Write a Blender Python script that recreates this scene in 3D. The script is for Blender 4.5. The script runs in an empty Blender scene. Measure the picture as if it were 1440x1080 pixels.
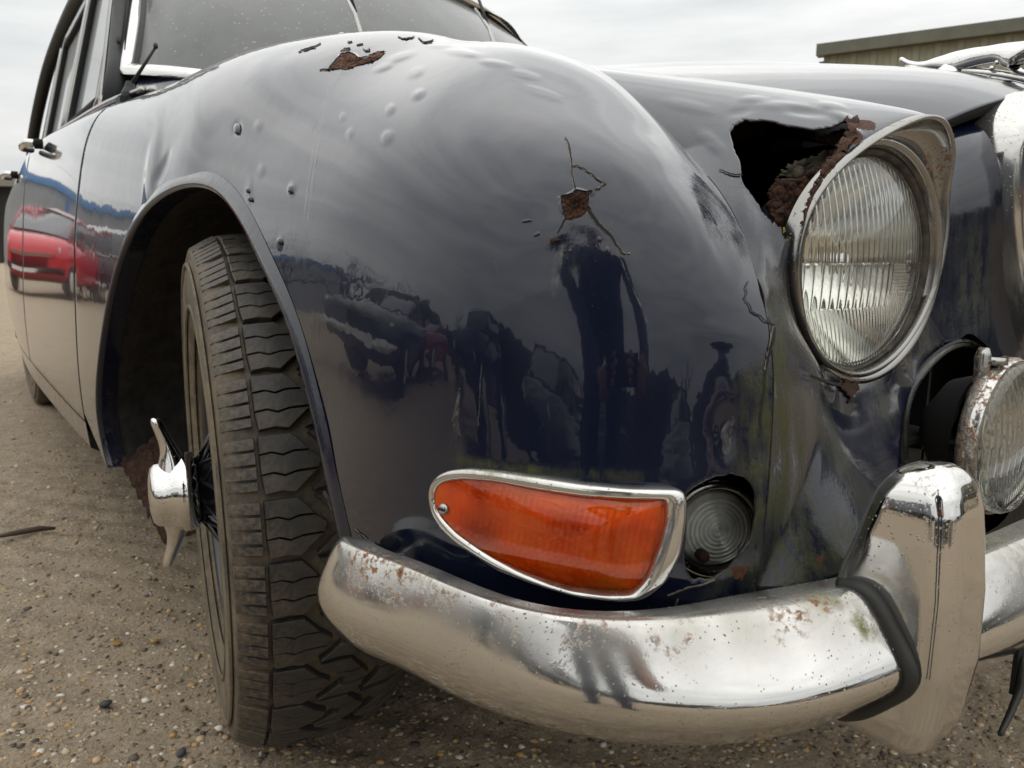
import bpy, bmesh, math, random
import numpy as np
from mathutils import Vector, Matrix
from mathutils.bvhtree import BVHTree
random.seed(7); np.random.seed(7)
C = bpy.context.scene.collection
rad = math.radians
# ------------------------------------------------------------------ camera, sky, sun, exposure
F = 1082.0; PITCH = math.atan(195/1082.); YAW = rad(36.7)
CAM = np.array([-1.04, -.98, .675])
_fh = np.array([math.sin(YAW), math.cos(YAW), 0]); _r = np.array([math.cos(YAW), -math.sin(YAW), 0]); _z = np.array([0, 0, 1.])
_f = _fh*math.cos(PITCH)-_z*math.sin(PITCH); _u = _fh*math.sin(PITCH)+_z*math.cos(PITCH)
scene = bpy.context.scene
cd = bpy.data.cameras.new('camera'); cam = bpy.data.objects.new('camera', cd); C.objects.link(cam)
cam.matrix_world = Matrix(((_r[0], _u[0], -_f[0], CAM[0]), (_r[1], _u[1], -_f[1], CAM[1]), (_r[2], _u[2], -_f[2], CAM[2]), (0, 0, 0, 1)))
cd.sensor_width = 36; cd.lens = 36*F/1440; cd.clip_start = .01; cd.clip_end = 2000
cd.dof.use_dof = True; cd.dof.focus_distance = .62; cd.dof.aperture_fstop = 5.6*3
scene.camera = cam
scene.view_settings.view_transform = 'Standard'; scene.view_settings.look = 'None'
scene.view_settings.gamma = 1; scene.view_settings.use_curve_mapping = False
scene.view_settings.exposure = 0.12
SUN_EL, SUN_AZ = rad(62), rad(205)
w = bpy.data.worlds.new('World'); scene.world = w; w.use_nodes = True
nt = w.node_tree; nt.nodes.clear()
def wn(t, **k):
    n = nt.nodes.new(t)
    for a, b in k.items(): setattr(n, a, b)
    return n
out = wn('ShaderNodeOutputWorld'); bg = wn('ShaderNodeBackground'); bg.inputs[1].default_value = .1
sky = wn('ShaderNodeTexSky', sky_type='NISHITA'); sky.sun_disc = False; sky.sun_elevation = SUN_EL; sky.sun_rotation = SUN_AZ
tc = wn('ShaderNodeTexCoord'); mp = wn('ShaderNodeMapping'); mp.inputs['Scale'].default_value = (1.5, 1.5, 9)
n1 = wn('ShaderNodeTexNoise'); n1.inputs['Scale'].default_value = 1.6; n1.inputs['Detail'].default_value = 7; n1.inputs['Roughness'].default_value = .55
cr = wn('ShaderNodeValToRGB'); cr.color_ramp.elements[0].position = .3; cr.color_ramp.elements[1].position = .72
cr.color_ramp.elements[0].color = (5.9, 6.1, 6.1, 1); cr.color_ramp.elements[1].color = (9.3, 9.2, 8.9, 1)
mx = wn('ShaderNodeMix', data_type='RGBA'); mx.inputs[0].default_value = .93
L = nt.links.new
L(tc.outputs['Generated'], mp.inputs[0]); L(mp.outputs[0], n1.inputs['Vector']); L(n1.outputs[0], cr.inputs[0])
# overcast luminance: about two and a half times brighter overhead than at the horizon
sx = wn('ShaderNodeSeparateXYZ'); L(tc.outputs['Generated'], sx.inputs[0]); mr = wn('ShaderNodeMapRange'); L(sx.outputs[2], mr.inputs[0])
mr.inputs[1].default_value = 0.; mr.inputs[2].default_value = 1.; mr.inputs[3].default_value = .80; mr.inputs[4].default_value = 2.35
vm = wn('ShaderNodeVectorMath', operation='SCALE'); L(cr.outputs[0], vm.inputs[0]); L(mr.outputs[0], vm.inputs['Scale'])
L(sky.outputs[0], mx.inputs[6]); L(vm.outputs[0], mx.inputs[7]); L(mx.outputs[2], bg.inputs[0]); L(bg.outputs[0], out.inputs[0])
sl = bpy.data.lights.new('sun', 'SUN'); sl.energy = .5; sl.angle = rad(180); sl.color = (1, .96, .9)
so = bpy.data.objects.new('sun', sl); C.objects.link(so); so.rotation_euler = (rad(90)-SUN_EL, 0, rad(180)-SUN_AZ+rad(180))

# ------------------------------------------------------------------ helpers
def tag(o, label=None, cat=None, group=None, kind=None):
    if label: o['label'] = label
    if cat: o['category'] = cat
    if group: o['group'] = group
    if kind: o['kind'] = kind
    return o
def empty(name, loc=(0, 0, 0), rz=0, parent=None):
    o = bpy.data.objects.new(name, None); C.objects.link(o); o.location = loc; o.rotation_euler.z = rz
    o.empty_display_size = .1
    if parent: o.parent = parent
    return o
def mesh(name, V, Fc, m=None, parent=None, smooth=True, mats=None, midx=None):
    me = bpy.data.meshes.new(name); me.from_pydata([tuple(map(float, v)) for v in V], [], [tuple(int(i) for i in f) for f in Fc])
    if mats:
        for q in mats: me.materials.append(q)
        if midx is not None: me.polygons.foreach_set('material_index', midx)
    elif m: me.materials.append(m)
    if smooth: me.polygons.foreach_set('use_smooth', [True]*len(me.polygons))
    me.update()
    o = bpy.data.objects.new(name, me); C.objects.link(o)
    if parent: o.parent = parent
    return o
def fixn(o):
    bm = bmesh.new(); bm.from_mesh(o.data); bmesh.ops.recalc_face_normals(bm, faces=bm.faces); bm.to_mesh(o.data); bm.free(); return o
def merge(*parts):
    V = []; Fc = []
    for v, f in parts:
        n = len(V); V += [tuple(p) for p in v]; Fc += [tuple(i+n for i in q) for q in f]
    return V, Fc
def box(x0, x1, y0, y1, z0, z1):
    V = [(x, y, z) for x in (x0, x1) for y in (y0, y1) for z in (z0, z1)]
    return V, [(0, 1, 3, 2), (4, 6, 7, 5), (0, 4, 5, 1), (2, 3, 7, 6), (0, 2, 6, 4), (1, 5, 7, 3)]
def rbox(name, b, m, parent=None, bev=.01, seg=2):
    V, Fc = box(*b); o = mesh(name, V, Fc, m, parent)
    bm = bmesh.new(); bm.from_mesh(o.data); bmesh.ops.recalc_face_normals(bm, faces=bm.faces)
    bmesh.ops.bevel(bm, geom=bm.edges, offset=bev, segments=seg, affect='EDGES', profile=.5)
    for f in bm.faces: f.smooth = True
    bm.to_mesh(o.data); bm.free(); return o
def lathe(prof, n=48, axis='Y', c=(0, 0, 0), close=False):
    """prof: (radius, along) pairs; revolve about the axis through c"""
    V = []
    for r, a in prof:
        for k in range(n):
            t = 2*math.pi*k/n; p, q = r*math.cos(t), r*math.sin(t)
            V.append({'Y': (c[0]+p, c[1]+a, c[2]+q), 'X': (c[0]+a, c[1]+p, c[2]+q), 'Z': (c[0]+p, c[1]+q, c[2]+a)}[axis])
    Fc = []; m = len(prof)
    for i in range(m-1 if not close else m):
        j = (i+1) % m
        for k in range(n): Fc.append((i*n+k, i*n+(k+1) % n, j*n+(k+1) % n, j*n+k))
    return V, Fc
def tube(pts, r, n=8, cap=True):
    pts = [Vector(p) for p in pts]; rr = r if hasattr(r, '__len__') else [r]*len(pts)
    V = []; Fc = []; prev = None
    for i, p in enumerate(pts):
        t = (pts[min(i+1, len(pts)-1)]-pts[max(i-1, 0)]).normalized()
        if prev is None: a = t.orthogonal().normalized()
        else: a = (prev-t*prev.dot(t)).normalized()
        prev = a; b = t.cross(a)
        for k in range(n):
            th = 2*math.pi*k/n; V.append(p+(a*math.cos(th)+b*math.sin(th))*rr[i])
    for i in range(len(pts)-1):
        for k in range(n): Fc.append((i*n+k, i*n+(k+1) % n, (i+1)*n+(k+1) % n, (i+1)*n+k))
    if cap: Fc.append(tuple(range(n))[::-1]); Fc.append(tuple(range((len(pts)-1)*n, len(pts)*n)))
    return V, Fc
def nspline(P, tq, t=None):
    """natural cubic spline through P (n,...) at knots t"""
    P = np.asarray(P, float); n = len(P); t = np.arange(n, dtype=float) if t is None else np.asarray(t, float)
    h = np.diff(t); A = np.eye(n); B = np.zeros_like(P)
    for i in range(1, n-1):
        A[i, i-1] = h[i-1]; A[i, i] = 2*(h[i-1]+h[i]); A[i, i+1] = h[i]
        B[i] = 6*((P[i+1]-P[i])/h[i]-(P[i]-P[i-1])/h[i-1])
    M = np.linalg.solve(A, B.reshape(n, -1)).reshape(P.shape)
    tq = np.asarray(tq, float); k = np.clip(np.searchsorted(t, tq, side='right')-1, 0, n-2)
    sh = (-1,)+(1,)*(P.ndim-1); a = (t[k+1]-tq).reshape(sh); b = (tq-t[k]).reshape(sh); hk = h[k].reshape(sh)
    return M[k]*a**3/(6*hk)+M[k+1]*b**3/(6*hk)+(P[k]/hk-M[k]*hk/6)*a+(P[k+1]/hk-M[k+1]*hk/6)*b
def cspline(P, n):
    """closed smooth curve with n points"""
    P = np.asarray(P, float); m = len(P); Q = np.concatenate([P[-4:], P, P[:4]])
    return nspline(Q, 4+np.arange(n)*m/n)
def chord(P, axis):
    d = np.linalg.norm(np.diff(P, axis=axis), axis=-1).mean(axis=1-axis); return np.concatenate([[0], np.cumsum(d**.75)])
class Net:
    def __init__(s, G):
        s.G = np.array(G, float); s.tu = chord(s.G, 0); s.tv = chord(s.G, 1)
    def ev(s, us, vs):      # us, vs as fractional column/row index
        tu = np.interp(us, np.arange(len(s.tu)), s.tu); tv = np.interp(vs, np.arange(len(s.tv)), s.tv)
        A = nspline(s.G, tu, s.tu); A = nspline(A.transpose(1, 0, 2), tv, s.tv); return A.transpose(1, 0, 2)
def grid_faces(nu, nv, wrap=False):
    Fc = []
    for i in range(nu-1+(1 if wrap else 0)):
        j = (i+1) % nu
        for k in range(nv-1): Fc.append((i*nv+k, j*nv+k, j*nv+k+1, i*nv+k+1))
    return Fc
def proj(P):
    P = np.atleast_2d(P)-CAM; z = P@_f
    return np.stack([720+F*(P@_r)/z, 540-F*(P@_u)/z], -1), z
def ray(px, py): return _r*((px-720)/F)-_u*((py-540)/F)+_f
def at(px, py, X=None, Y=None, Z=None):
    d = ray(px, py); t = (X-CAM[0])/d[0] if X is not None else (Y-CAM[1])/d[1] if Y is not None else (Z-CAM[2])/d[2]
    return CAM+d*t
def inpoly(pts, poly):
    pts = np.atleast_2d(pts); x, y = pts[:, 0], pts[:, 1]; r = np.zeros(len(pts), bool); poly = np.asarray(poly, float); n = len(poly)
    for i in range(n):
        x0, y0 = poly[i]; x1, y1 = poly[(i+1) % n]
        c = ((y0 > y) != (y1 > y)); xx = (x1-x0)*(y-y0)/((y1-y0) if y1 != y0 else 1e-9)+x0; r ^= c & (x < xx)
    return r
def vnoise(P, s, seed=0):
    """cheap smooth value noise on points, -1..1"""
    rs = np.random.RandomState(seed); v = np.zeros(len(P))
    for k in range(10):
        d = rs.normal(size=3); d /= np.linalg.norm(d); v += np.sin(P@d*s*(.6+.9*rs.rand())*6.28+rs.rand()*6.28)
    return v/4.5

# ------------------------------------------------------------------ materials
class NM:
    def __init__(s, name):
        s.m = bpy.data.materials.new(name); s.m.use_nodes = True; s.t = s.m.node_tree
        s.b = s.t.nodes['Principled BSDF']; s._tc = None
    def n(s, t, **k):
        q = s.t.nodes.new(t)
        for a, b in k.items(): setattr(q, a, b)
        return q
    def l(s, a, b): s.t.links.new(a, b)
    def co(s):
        if s._tc is None: s._tc = s.n('ShaderNodeTexCoord')
        return s._tc.outputs['Object']
    def val(s, x, sock):
        if isinstance(x, (int, float)): sock.default_value = x
        elif isinstance(x, tuple): sock.default_value = (*x, 1) if len(x) == 3 and sock.type == 'RGBA' else x
        else: s.l(x, sock)
    def noise(s, sc, det=4, ro=.6, vec=None, scale=None, dist=0):
        q = s.n('ShaderNodeTexNoise'); q.inputs['Scale'].default_value = sc; q.inputs['Detail'].default_value = det
        q.inputs['Roughness'].default_value = ro; q.inputs['Distortion'].default_value = dist
        v = vec or s.co()
        if scale: mp = s.n('ShaderNodeMapping'); mp.inputs['Scale'].default_value = scale; s.l(v, mp.inputs[0]); v = mp.outputs[0]
        s.l(v, q.inputs['Vector']); return q.outputs[0]
    def voro(s, sc, feat='F1', out='Distance', vec=None, rnd=1):
        q = s.n('ShaderNodeTexVoronoi', feature=feat); q.inputs['Scale'].default_value = sc; q.inputs['Randomness'].default_value = rnd
        s.l(vec or s.co(), q.inputs['Vector']); return q.outputs[out]
    def ramp(s, x, stops):
        q = s.n('ShaderNodeValToRGB'); e = q.color_ramp.elements
        while len(e) < len(stops): e.new(.5)
        for i, (p, c) in enumerate(stops):
            e[i].position = p; e[i].color = (*c, 1) if isinstance(c, tuple) else (c, c, c, 1)
        s.l(x, q.inputs[0]); return q.outputs[0]
    def math(s, op, a, b=0., c=0., clamp=False):
        q = s.n('ShaderNodeMath', operation=op, use_clamp=clamp); s.val(a, q.inputs[0]); s.val(b, q.inputs[1]); s.val(c, q.inputs[2]); return q.outputs[0]
    def mix(s, f, a, b):
        q = s.n('ShaderNodeMix', data_type='RGBA'); s.val(f, q.inputs[0]); s.val(a, q.inputs[6]); s.val(b, q.inputs[7]); return q.outputs[2]
    def mixf(s, f, a, b):
        q = s.n('ShaderNodeMix', data_type='FLOAT'); s.val(f, q.inputs[0]); s.val(a, q.inputs[2]); s.val(b, q.inputs[3]); return q.outputs[0]
    def attr(s, name):
        q = s.n('ShaderNodeAttribute'); q.attribute_name = name; return q.outputs['Fac']
    def bump(s, h, st=.5, d=.002, prev=None):
        q = s.n('ShaderNodeBump'); q.inputs['Strength'].default_value = st; q.inputs['Distance'].default_value = d; s.l(h, q.inputs['Height'])
        if prev: s.l(prev, q.inputs['Normal'])
        return q.outputs[0]
    def set(s, **k):
        for a, x in k.items(): s.val(x, s.b.inputs[{'base': 'Base Color', 'rough': 'Roughness', 'metal': 'Metallic', 'normal': 'Normal', 'coat': 'Coat Weight', 'coatr': 'Coat Roughness', 'coati': 'Coat IOR', 'ior': 'IOR', 'trans': 'Transmission Weight', 'alpha': 'Alpha', 'spec': 'Specular IOR Level', 'coatn': 'Coat Normal', 'emit': 'Emission Color', 'es': 'Emission Strength'}[a]])
        return s
def simple(name, c, rough=.5, metal=0, nscale=None, var=.25, bump=0, coat=0, bd=.001):
    q = NM(name); q.set(rough=rough, metal=metal, coat=coat)
    if nscale:
        f = q.noise(nscale, 5); lo = tuple(x*(1-var) for x in c); hi = tuple(min(1, x*(1+var)) for x in c)
        q.set(base=q.ramp(f, [(.3, lo), (.7, hi)]))
        if bump: q.set(normal=q.bump(f, bump, bd))
    else: q.set(base=c)
    return q.m
def paint_mat(name='navy_paint', wave=.35):
    q = NM(name)
    n1 = q.noise(9, 6, .65); n2 = q.noise(60, 5, .7); n3 = q.noise(420, 3, .6); nst = q.noise(14, 5, .7, scale=(9, 9, 1.1))
    dust = q.math('MULTIPLY', q.attr('dust'), q.ramp(q.math('ADD', q.math('MULTIPLY', nst, .6), q.math('MULTIPLY', n2, .4)), [(.42, 0.), (.72, .8)]), clamp=True)
    moss = q.math('MULTIPLY', q.attr('moss'), q.ramp(q.math('ADD', q.math('MULTIPLY', nst, .55), q.math('MULTIPLY', n2, .45)), [(.40, 0.), (.60, 1.)]), clamp=True)
    rust = q.math('GREATER_THAN', q.math('ADD', q.attr('rust'), q.math('MULTIPLY', n2, .5)), .78)
    speck = q.ramp(q.voro(230), [(.02, 1.), (.06, 0.)]); speck = q.math('MULTIPLY', speck, q.ramp(q.noise(23, 2), [(.52, 0.), (.7, .6)]))
    film = q.math('MULTIPLY', q.ramp(n1, [(.35, .0), (.75, .035)]), 1.)
    c = q.mix(film, (.0042, .0068, .020), (.07, .068, .06))
    c = q.mix(dust, c, (.055, .055, .046)); c = q.mix(moss, c, (.052, .054, .011)); c = q.mix(speck, c, (.3, .3, .28))
    rc = q.ramp(n3, [(.3, (.03, .013, .008)), (.6, (.085, .034, .017)), (.75, (.05, .03, .02))]); c = q.mix(rust, c, rc)
    dirt = q.math('MAXIMUM', q.math('MAXIMUM', dust, moss), rust)
    q.set(base=c, rough=q.mixf(dirt, q.math('ADD', .12, q.math('MULTIPLY', n1, .10)), .8), coati=1.42, ior=1.5, spec=.15)
    q.set(coat=q.math('SUBTRACT', 1., q.math('MULTIPLY', dirt, .7)), coatr=q.mixf(dirt, q.ramp(n1, [(.3, .012), (.8, .05)]), .5))
    q.set(normal=q.bump(n2, .25, .0006, q.bump(q.math('MULTIPLY', dirt, n3), .8, .0008)))
    wv = q.noise(7, 3, .5); q.set(coatn=q.bump(q.math('ADD', wv, q.math('MULTIPLY', q.noise(26, 3), .16)), wave, .0035, q.bump(q.math('MULTIPLY', dirt, n3), .5, .0008)))
    return q.m
def chrome_mat(name='aged_chrome', base=.70, rough=.07, rustk=1., dirt=.35):
    q = NM(name); n1 = q.noise(14, 6, .7); n2 = q.noise(90, 4, .7); n3 = q.noise(330, 3, .6)
    pit = q.ramp(q.voro(300), [(.10, 1.), (.20, 0.)]); pit = q.math('MULTIPLY', pit, q.ramp(q.noise(34, 3), [(.44, 0.), (.62, 1.)]))
    ra = q.math('MULTIPLY', q.attr('rust'), rustk)
    v2 = q.ramp(q.noise(210, 4, .65), [(.50, 0.), (.60, 1.)])
    rs = q.math('MULTIPLY', v2, q.ramp(q.math('ADD', q.math('MULTIPLY', ra, .62), q.math('MULTIPLY', n2, .6)), [(.50, 0.), (.66, 1.)]), clamp=True)
    haze = q.math('MULTIPLY', q.attr('dust'), q.ramp(n1, [(.3, .35), (.7, 1.)]), clamp=True)
    moss = q.math('MULTIPLY', q.attr('moss'), q.ramp(n2, [(.4, 0.), (.6, 1.)]), clamp=True)
    c = q.mix(q.math('MULTIPLY', n1, dirt), (base, base*.985, base*.96), (base*.55, base*.54, base*.50))
    c = q.mix(haze, c, (.33, .31, .26)); c = q.mix(pit, c, (.10, .09, .075)); c = q.mix(moss, c, (.16, .16, .04))
    c = q.mix(rs, c, q.ramp(n3, [(.3, (.10, .04, .015)), (.7, (.33, .15, .05))]))
    bad = q.math('MAXIMUM', q.math('MAXIMUM', rs, moss), q.math('MULTIPLY', pit, .8))
    q.set(base=c, metal=q.math('SUBTRACT', 1., q.math('MAXIMUM', bad, q.math('MULTIPLY', haze, .55))), rough=q.math('ADD', q.math('ADD', rough, q.math('MULTIPLY', haze, .28)), q.math('MULTIPLY', bad, .5), clamp=True))
    q.set(normal=q.bump(q.math('ADD', bad, q.math('MULTIPLY', n2, .18)), .35, .0008)); return q.m
def rust_mat(name, dark=1., flake=True):
    q = NM(name); n1 = q.noise(120, 8, .8, dist=1.2); n2 = q.noise(520, 5, .75)
    c = q.ramp(n1, [(.34, (.014*dark, .010*dark, .009*dark)), (.45, (.055*dark, .028*dark, .019*dark)), (.54, (.14*dark, .065*dark, .036*dark)), (.66, (.13*dark, .095*dark, .072*dark))])
    q.set(base=c, rough=.85, spec=.3, normal=q.bump(q.math('ADD', n1, q.math('MULTIPLY', n2, .4)), 1., .005)); return q.m
def glass_mat(name, col=(1, 1, 1), rough=.0, ior=1.45, rib=None, ribs=.4, film=.0):
    q = NM(name); q.set(base=col, trans=1., rough=rough, ior=ior)
    if rib:
        wv = q.n('ShaderNodeTexWave', wave_type='BANDS', bands_direction='X', wave_profile='SIN'); wv.inputs['Scale'].default_value = rib; wv.inputs['Distortion'].default_value = .3; wv.inputs['Detail'].default_value = 1
        q.l(q.co(), wv.inputs['Vector']); q.set(normal=q.bump(wv.outputs['Fac'] if 'Fac' in wv.outputs else wv.outputs[1], ribs, .002))
    if film:
        d = q.n('ShaderNodeBsdfDiffuse'); d.inputs[0].default_value = (.34, .33, .29, 1); ms = q.n('ShaderNodeMixShader')
        n = q.noise(28, 5, .7); q.l(q.ramp(n, [(.35, 0.02), (.8, film)]), ms.inputs[0]); q.l(q.b.outputs[0], ms.inputs[1]); q.l(d.outputs[0], ms.inputs[2])
        q.l(ms.outputs[0], q.t.nodes['Material Output'].inputs[0])
    return q.m
M = {}
M['paint'] = paint_mat(); M['paint_flat'] = paint_mat('navy_door_paint', .07)
M['chrome'] = chrome_mat(); M['chrome_dull'] = chrome_mat('dull_trim', .42, .2, 1, .7); M['chrome_clean'] = chrome_mat('bright_chrome', .7, .05, .6, .15)
M['rust'] = rust_mat('flaking_rust'); M['rust_dark'] = rust_mat('dark_rust', .55); M['rust_bright'] = rust_mat('raw_rust', 1.5)
M['black'] = simple('black_cavity', (.006, .006, .006), .9, nscale=30, bump=.3)
M['under'] = simple('underseal', (.024, .021, .018), .85, nscale=40, var=.6, bump=.8, bd=.004)
M['rubber'] = simple('rubber_seal', (.018, .018, .016), .6, nscale=60, bump=.3)
M['darkpaint'] = simple('dark_wheel_paint', (.012, .013, .017), .28, nscale=50, bump=.2, coat=.3)
M['gap'] = simple('panel_gap', (.002, .002, .002), .9); M['pillar'] = simple('black_pillar_paint', (.006, .007, .009), .55)

def set_attr(o, name, arr):
    a = o.data.attributes.new(name, 'FLOAT', 'POINT'); a.data.foreach_set('value', np.asarray(arr, dtype=np.float32))
def verts(o):
    a = np.empty(len(o.data.vertices)*3, np.float32); o.data.vertices.foreach_get('co', a); return a.reshape(-1, 3).astype(float)
def norms(o):
    a = np.empty(len(o.data.vertices)*3, np.float32); o.data.vertices.foreach_get('normal', a); return a.reshape(-1, 3).astype(float)
def splat(P, spots):
    """spots: (centre xyz, radius xyz or scalar, weight)"""
    v = np.zeros(len(P))
    for c, r, wt in spots: v = np.maximum(v, wt*np.exp(-(((P-np.asarray(c))/np.asarray(r))**2).sum(1)))
    return v

# ------------------------------------------------------------------ the car's root
car = empty('classic_car')
tag(car, 'weathered dark navy classic saloon with rust holes and orange indicator filling the frame', 'car')

# side of the body: columns run from the tail to the valley beside the headlamp, rows from sill to gutter
def colY(Y, xs, zs=(.30, .42, .58, .70, .80, .87, .918, .935)): return [(x, Y, z) for x, z in zip(xs, zs)]
SIDE = [
 colY(3.7, (-.66, -.69, -.69, -.67, -.64, -.60, -.55, -.45), (.34, .46, .58, .68, .76, .81, .85, .87)),
 colY(3.2, (-.73, -.765, -.765, -.755, -.735, -.70, -.65, -.56), (.30, .43, .58, .70, .79, .85, .89, .91)),
 colY(2.7, (-.782, -.808, -.810, -.800, -.785, -.76, -.72, -.65), (.30, .42, .58, .71, .81, .875, .92, .945)),
 colY(2.15, (-.822, -.836, -.8365, -.8265, -.810, -.786, -.757, -.69), (.30, .42, .58, .71, .82, .885, .935, .96)),
 colY(1.58, (-.841, -.845, -.84, -.827, -.812, -.797, -.775, -.70), (.30, .42, .57, .71, .83, .90, .948, .965)),
 colY(1.10, (-.842, -.846, -.84, -.828, -.812, -.795, -.77, -.70), (.30, .42, .575, .705, .815, .888, .938, .955)),
 colY(.62, (-.836, -.843, -.8365, -.826, -.809, -.79, -.758, -.70), (.30, .42, .58, .70, .80, .869, .918, .938)),
 colY(.32, (-.824, -.832, -.825, -.813, -.793, -.764, -.715, -.65), (.29, .42, .58, .70, .805, .872, .918, .930)),
 colY(.05, (-.806, -.818, -.812, -.800, -.775, -.737, -.67, -.55), (.28, .42, .575, .70, .805, .875, .925, .925)),
 colY(-.18, (-.79, -.805, -.80, -.785, -.752, -.695, -.60, -.47), (.28, .42, .57, .69, .79, .865, .908, .89)),
 [(-.78, -.33, .30), (-.797, -.34, .43), (-.792, -.34, .56), (-.781, -.338, .675), (-.746, -.325, .77), (-.675, -.295, .842), (-.585, -.265, .885), (-.47, -.22, .875)],
 [(-.775, -.45, .36), (-.793, -.465, .455), (-.788, -.465, .56), (-.777, -.460, .662), (-.746, -.438, .749), (-.68, -.395, .818), (-.60, -.35, .863), (-.50, -.29, .872)],
 [(-.755, -.555, .37), (-.775, -.572, .46), (-.771, -.568, .56), (-.760, -.562, .656), (-.729, -.533, .738), (-.665, -.48, .80), (-.60, -.425, .842), (-.52, -.345, .856)],
 [(-.715, -.625, .38), (-.737, -.645, .465), (-.733, -.640, .56), (-.722, -.629, .652), (-.695, -.598, .727), (-.64, -.54, .778), (-.587, -.485, .816), (-.52, -.41, .836)],
 [(-.67, -.668, .38), (-.69, -.690, .465), (-.687, -.680, .56), (-.679, -.668, .642), (-.657, -.636, .707), (-.62, -.583, .75), (-.582, -.535, .782), (-.535, -.475, .803)],
 [(-.63, -.685, .38), (-.642, -.706, .47), (-.630, -.702, .55), (-.622, -.693, .61), (-.612, -.672, .654), (-.597, -.643, .69), (-.578, -.603, .722), (-.56, -.555, .748)],
]
side = Net(SIDE)
# wheel arch outline (Y, Z)
ARCH = np.array([(-.44, .30), (-.435, .36), (-.42, .444), (-.402, .485), (-.385, .515), (-.36, .55), (-.33, .59), (-.295, .624), (-.255, .653), (-.21, .682), (-.165, .706), (-.115, .727), (-.06, .740), (.005, .744), (.075, .738), (.141, .724), (.20, .702), (.26, .668), (.32, .618), (.375, .555), (.427, .482), (.462, .42), (.473, .37), (.465, .32), (.44, .28), (.42, .25)])
arch_s = nspline(ARCH, np.linspace(0, len(ARCH)-1, 260))
arch_poly = np.concatenate([arch_s, [(.40, -1), (-.46, -1)]])
def nearest_on(poly, p):
    a = poly[:-1]; b = poly[1:]; d = b-a; t = np.clip(((p-a)*d).sum(1)/(d*d).sum(1), 0, 1); q = a+d*t[:, None]
    i = ((q-p)**2).sum(1).argmin(); return q[i]

def side_patch(u0, u1, v0, v1, nu, nv):
    us = np.linspace(u0, u1, nu); vs = np.linspace(v0, v1, nv); return side.ev(us, vs).reshape(-1, 3)
WU0, WU1 = 6.0, 15.0
nu, nv = 420, 330
wv_ = side_patch(WU0, WU1, 0, 7, nu, nv)
wing_faces = grid_faces(nu, nv)
WING_BVH = BVHTree.FromPolygons([tuple(p) for p in wv_], wing_faces)
def hit(bvh, px, py):
    d = Vector(ray(px, py)).normalized(); r = bvh.ray_cast(Vector(CAM), d)
    if r[0] is None: return None, None
    n = r[1] if r[1].dot(d) < 0 else -r[1]; return r[0], n

def trim_mesh(o, kill, smooth_it=4, keep_smooth=None):
    """remove vertices flagged in kill, then relax the new edge loop so that it runs clean"""
    bm = bmesh.new(); bm.from_mesh(o.data); bm.verts.ensure_lookup_table()
    old = {e for e in bm.edges if e.is_boundary}
    bmesh.ops.delete(bm, geom=[v for i, v in enumerate(bm.verts) if kill[i]], context='VERTS')
    old = {e for e in old if e.is_valid}
    for _ in range(smooth_it):
        new = {}
        for e in bm.edges:
            if e.is_boundary and e not in old:
                for v in e.verts: new.setdefault(v, []).append(e.other_vert(v).co.copy())
        for v, ns in new.items():
            if len(ns) == 2: v.co = v.co*.5+(ns[0]+ns[1])*.25
    bm.to_mesh(o.data); bm.free()
def jag(poly, n, amp, seed=1, step=None):
    """resample a pixel polygon and roughen it like torn metal"""
    rs = np.random.RandomState(seed); poly = np.asarray(poly, float); Q = np.concatenate([poly, poly[:1]])
    d = np.concatenate([[0], np.cumsum(np.linalg.norm(np.diff(Q, axis=0), axis=1))]); s = np.linspace(0, d[-1], n, endpoint=False)
    R = np.stack([np.interp(s, d, Q[:, 0]), np.interp(s, d, Q[:, 1])], -1); return R+rs.normal(size=R.shape)*amp

# ---------------------------------------------- front wing
wing = mesh('front_wing', wv_, wing_faces, None, car)
wing.data.materials.append(M['paint'])
P = verts(wing); px, dz = proj(P); nr = norms(wing)
vis = (dz > .1) & (((P-CAM)*nr).sum(1) < 0)
if vis.mean() < .3: vis = (dz > .1)
def bump_px(P, nr, px, spots):
    """blisters and dents: (px, py, rx, ry, angle, height)"""
    off = np.zeros(len(P))
    for x, y, rx, ry, an, h in spots:
        c, s = math.cos(rad(an)), math.sin(rad(an)); dx, dy = px[:, 0]-x, px[:, 1]-y
        a = (dx*c+dy*s)/rx; b = (-dx*s+dy*c)/ry; off += h*np.exp(-(a*a+b*b)**1.5*1.2)
    return off
BL = [(585, 102, 13, 7, -25, .0010), (588, 133, 9, 6, -35, .0012), (549, 154, 6, 8, 20, .0010), (545, 194, 8, 10, 20, .0010), (482, 165, 4, 6, 0, .0006), (493, 187, 5, 7, 10, .0007), (565, 80, 22, 6, -18, .0012), (540, 95, 14, 5, -20, .001),
      (333, 180, 5, 10, 10, -.0016), (363, 177, 5, 7, 0, .0008), (410, 266, 5, 8, 10, .0016), (350, 270, 5, 16, 5, .0008), (368, 240, 5, 8, 0, .0008), (395, 340, 4, 8, 5, .0008),
      (240, 175, 26, 60, 12, -.004), (213, 240, 8, 60, 6, .0035), (228, 235, 5, 24, 18, -.003), (265, 190, 30, 70, 8, .003),
      (650, 75, 30, 5, 8, .0012), (700, 90, 26, 5, 10, .0010), (735, 105, 26, 6, 14, .0008), (760, 130, 34, 7, 18, .0006), (620, 65, 18, 4, 0, .0014),
      (930, 215, 40, 20, 30, .0012), (770, 330, 40, 20, -30, .0006), (730, 275, 60, 26, -20, .0006), (900, 330, 30, 60, 20, .0005), (980, 400, 26, 70, -10, .0004), (1010, 330, 16, 60, -20, -.0010),
      (1010, 470, 40, 18, 10, .0005), (1020, 610, 16, 40, 0, -.0012), (1040, 540, 14, 40, 0, .0006)]
off = bump_px(P, nr, px, BL)
front = np.clip((P[:, 1]*-1-.1)*3, 0, 1)
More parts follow.
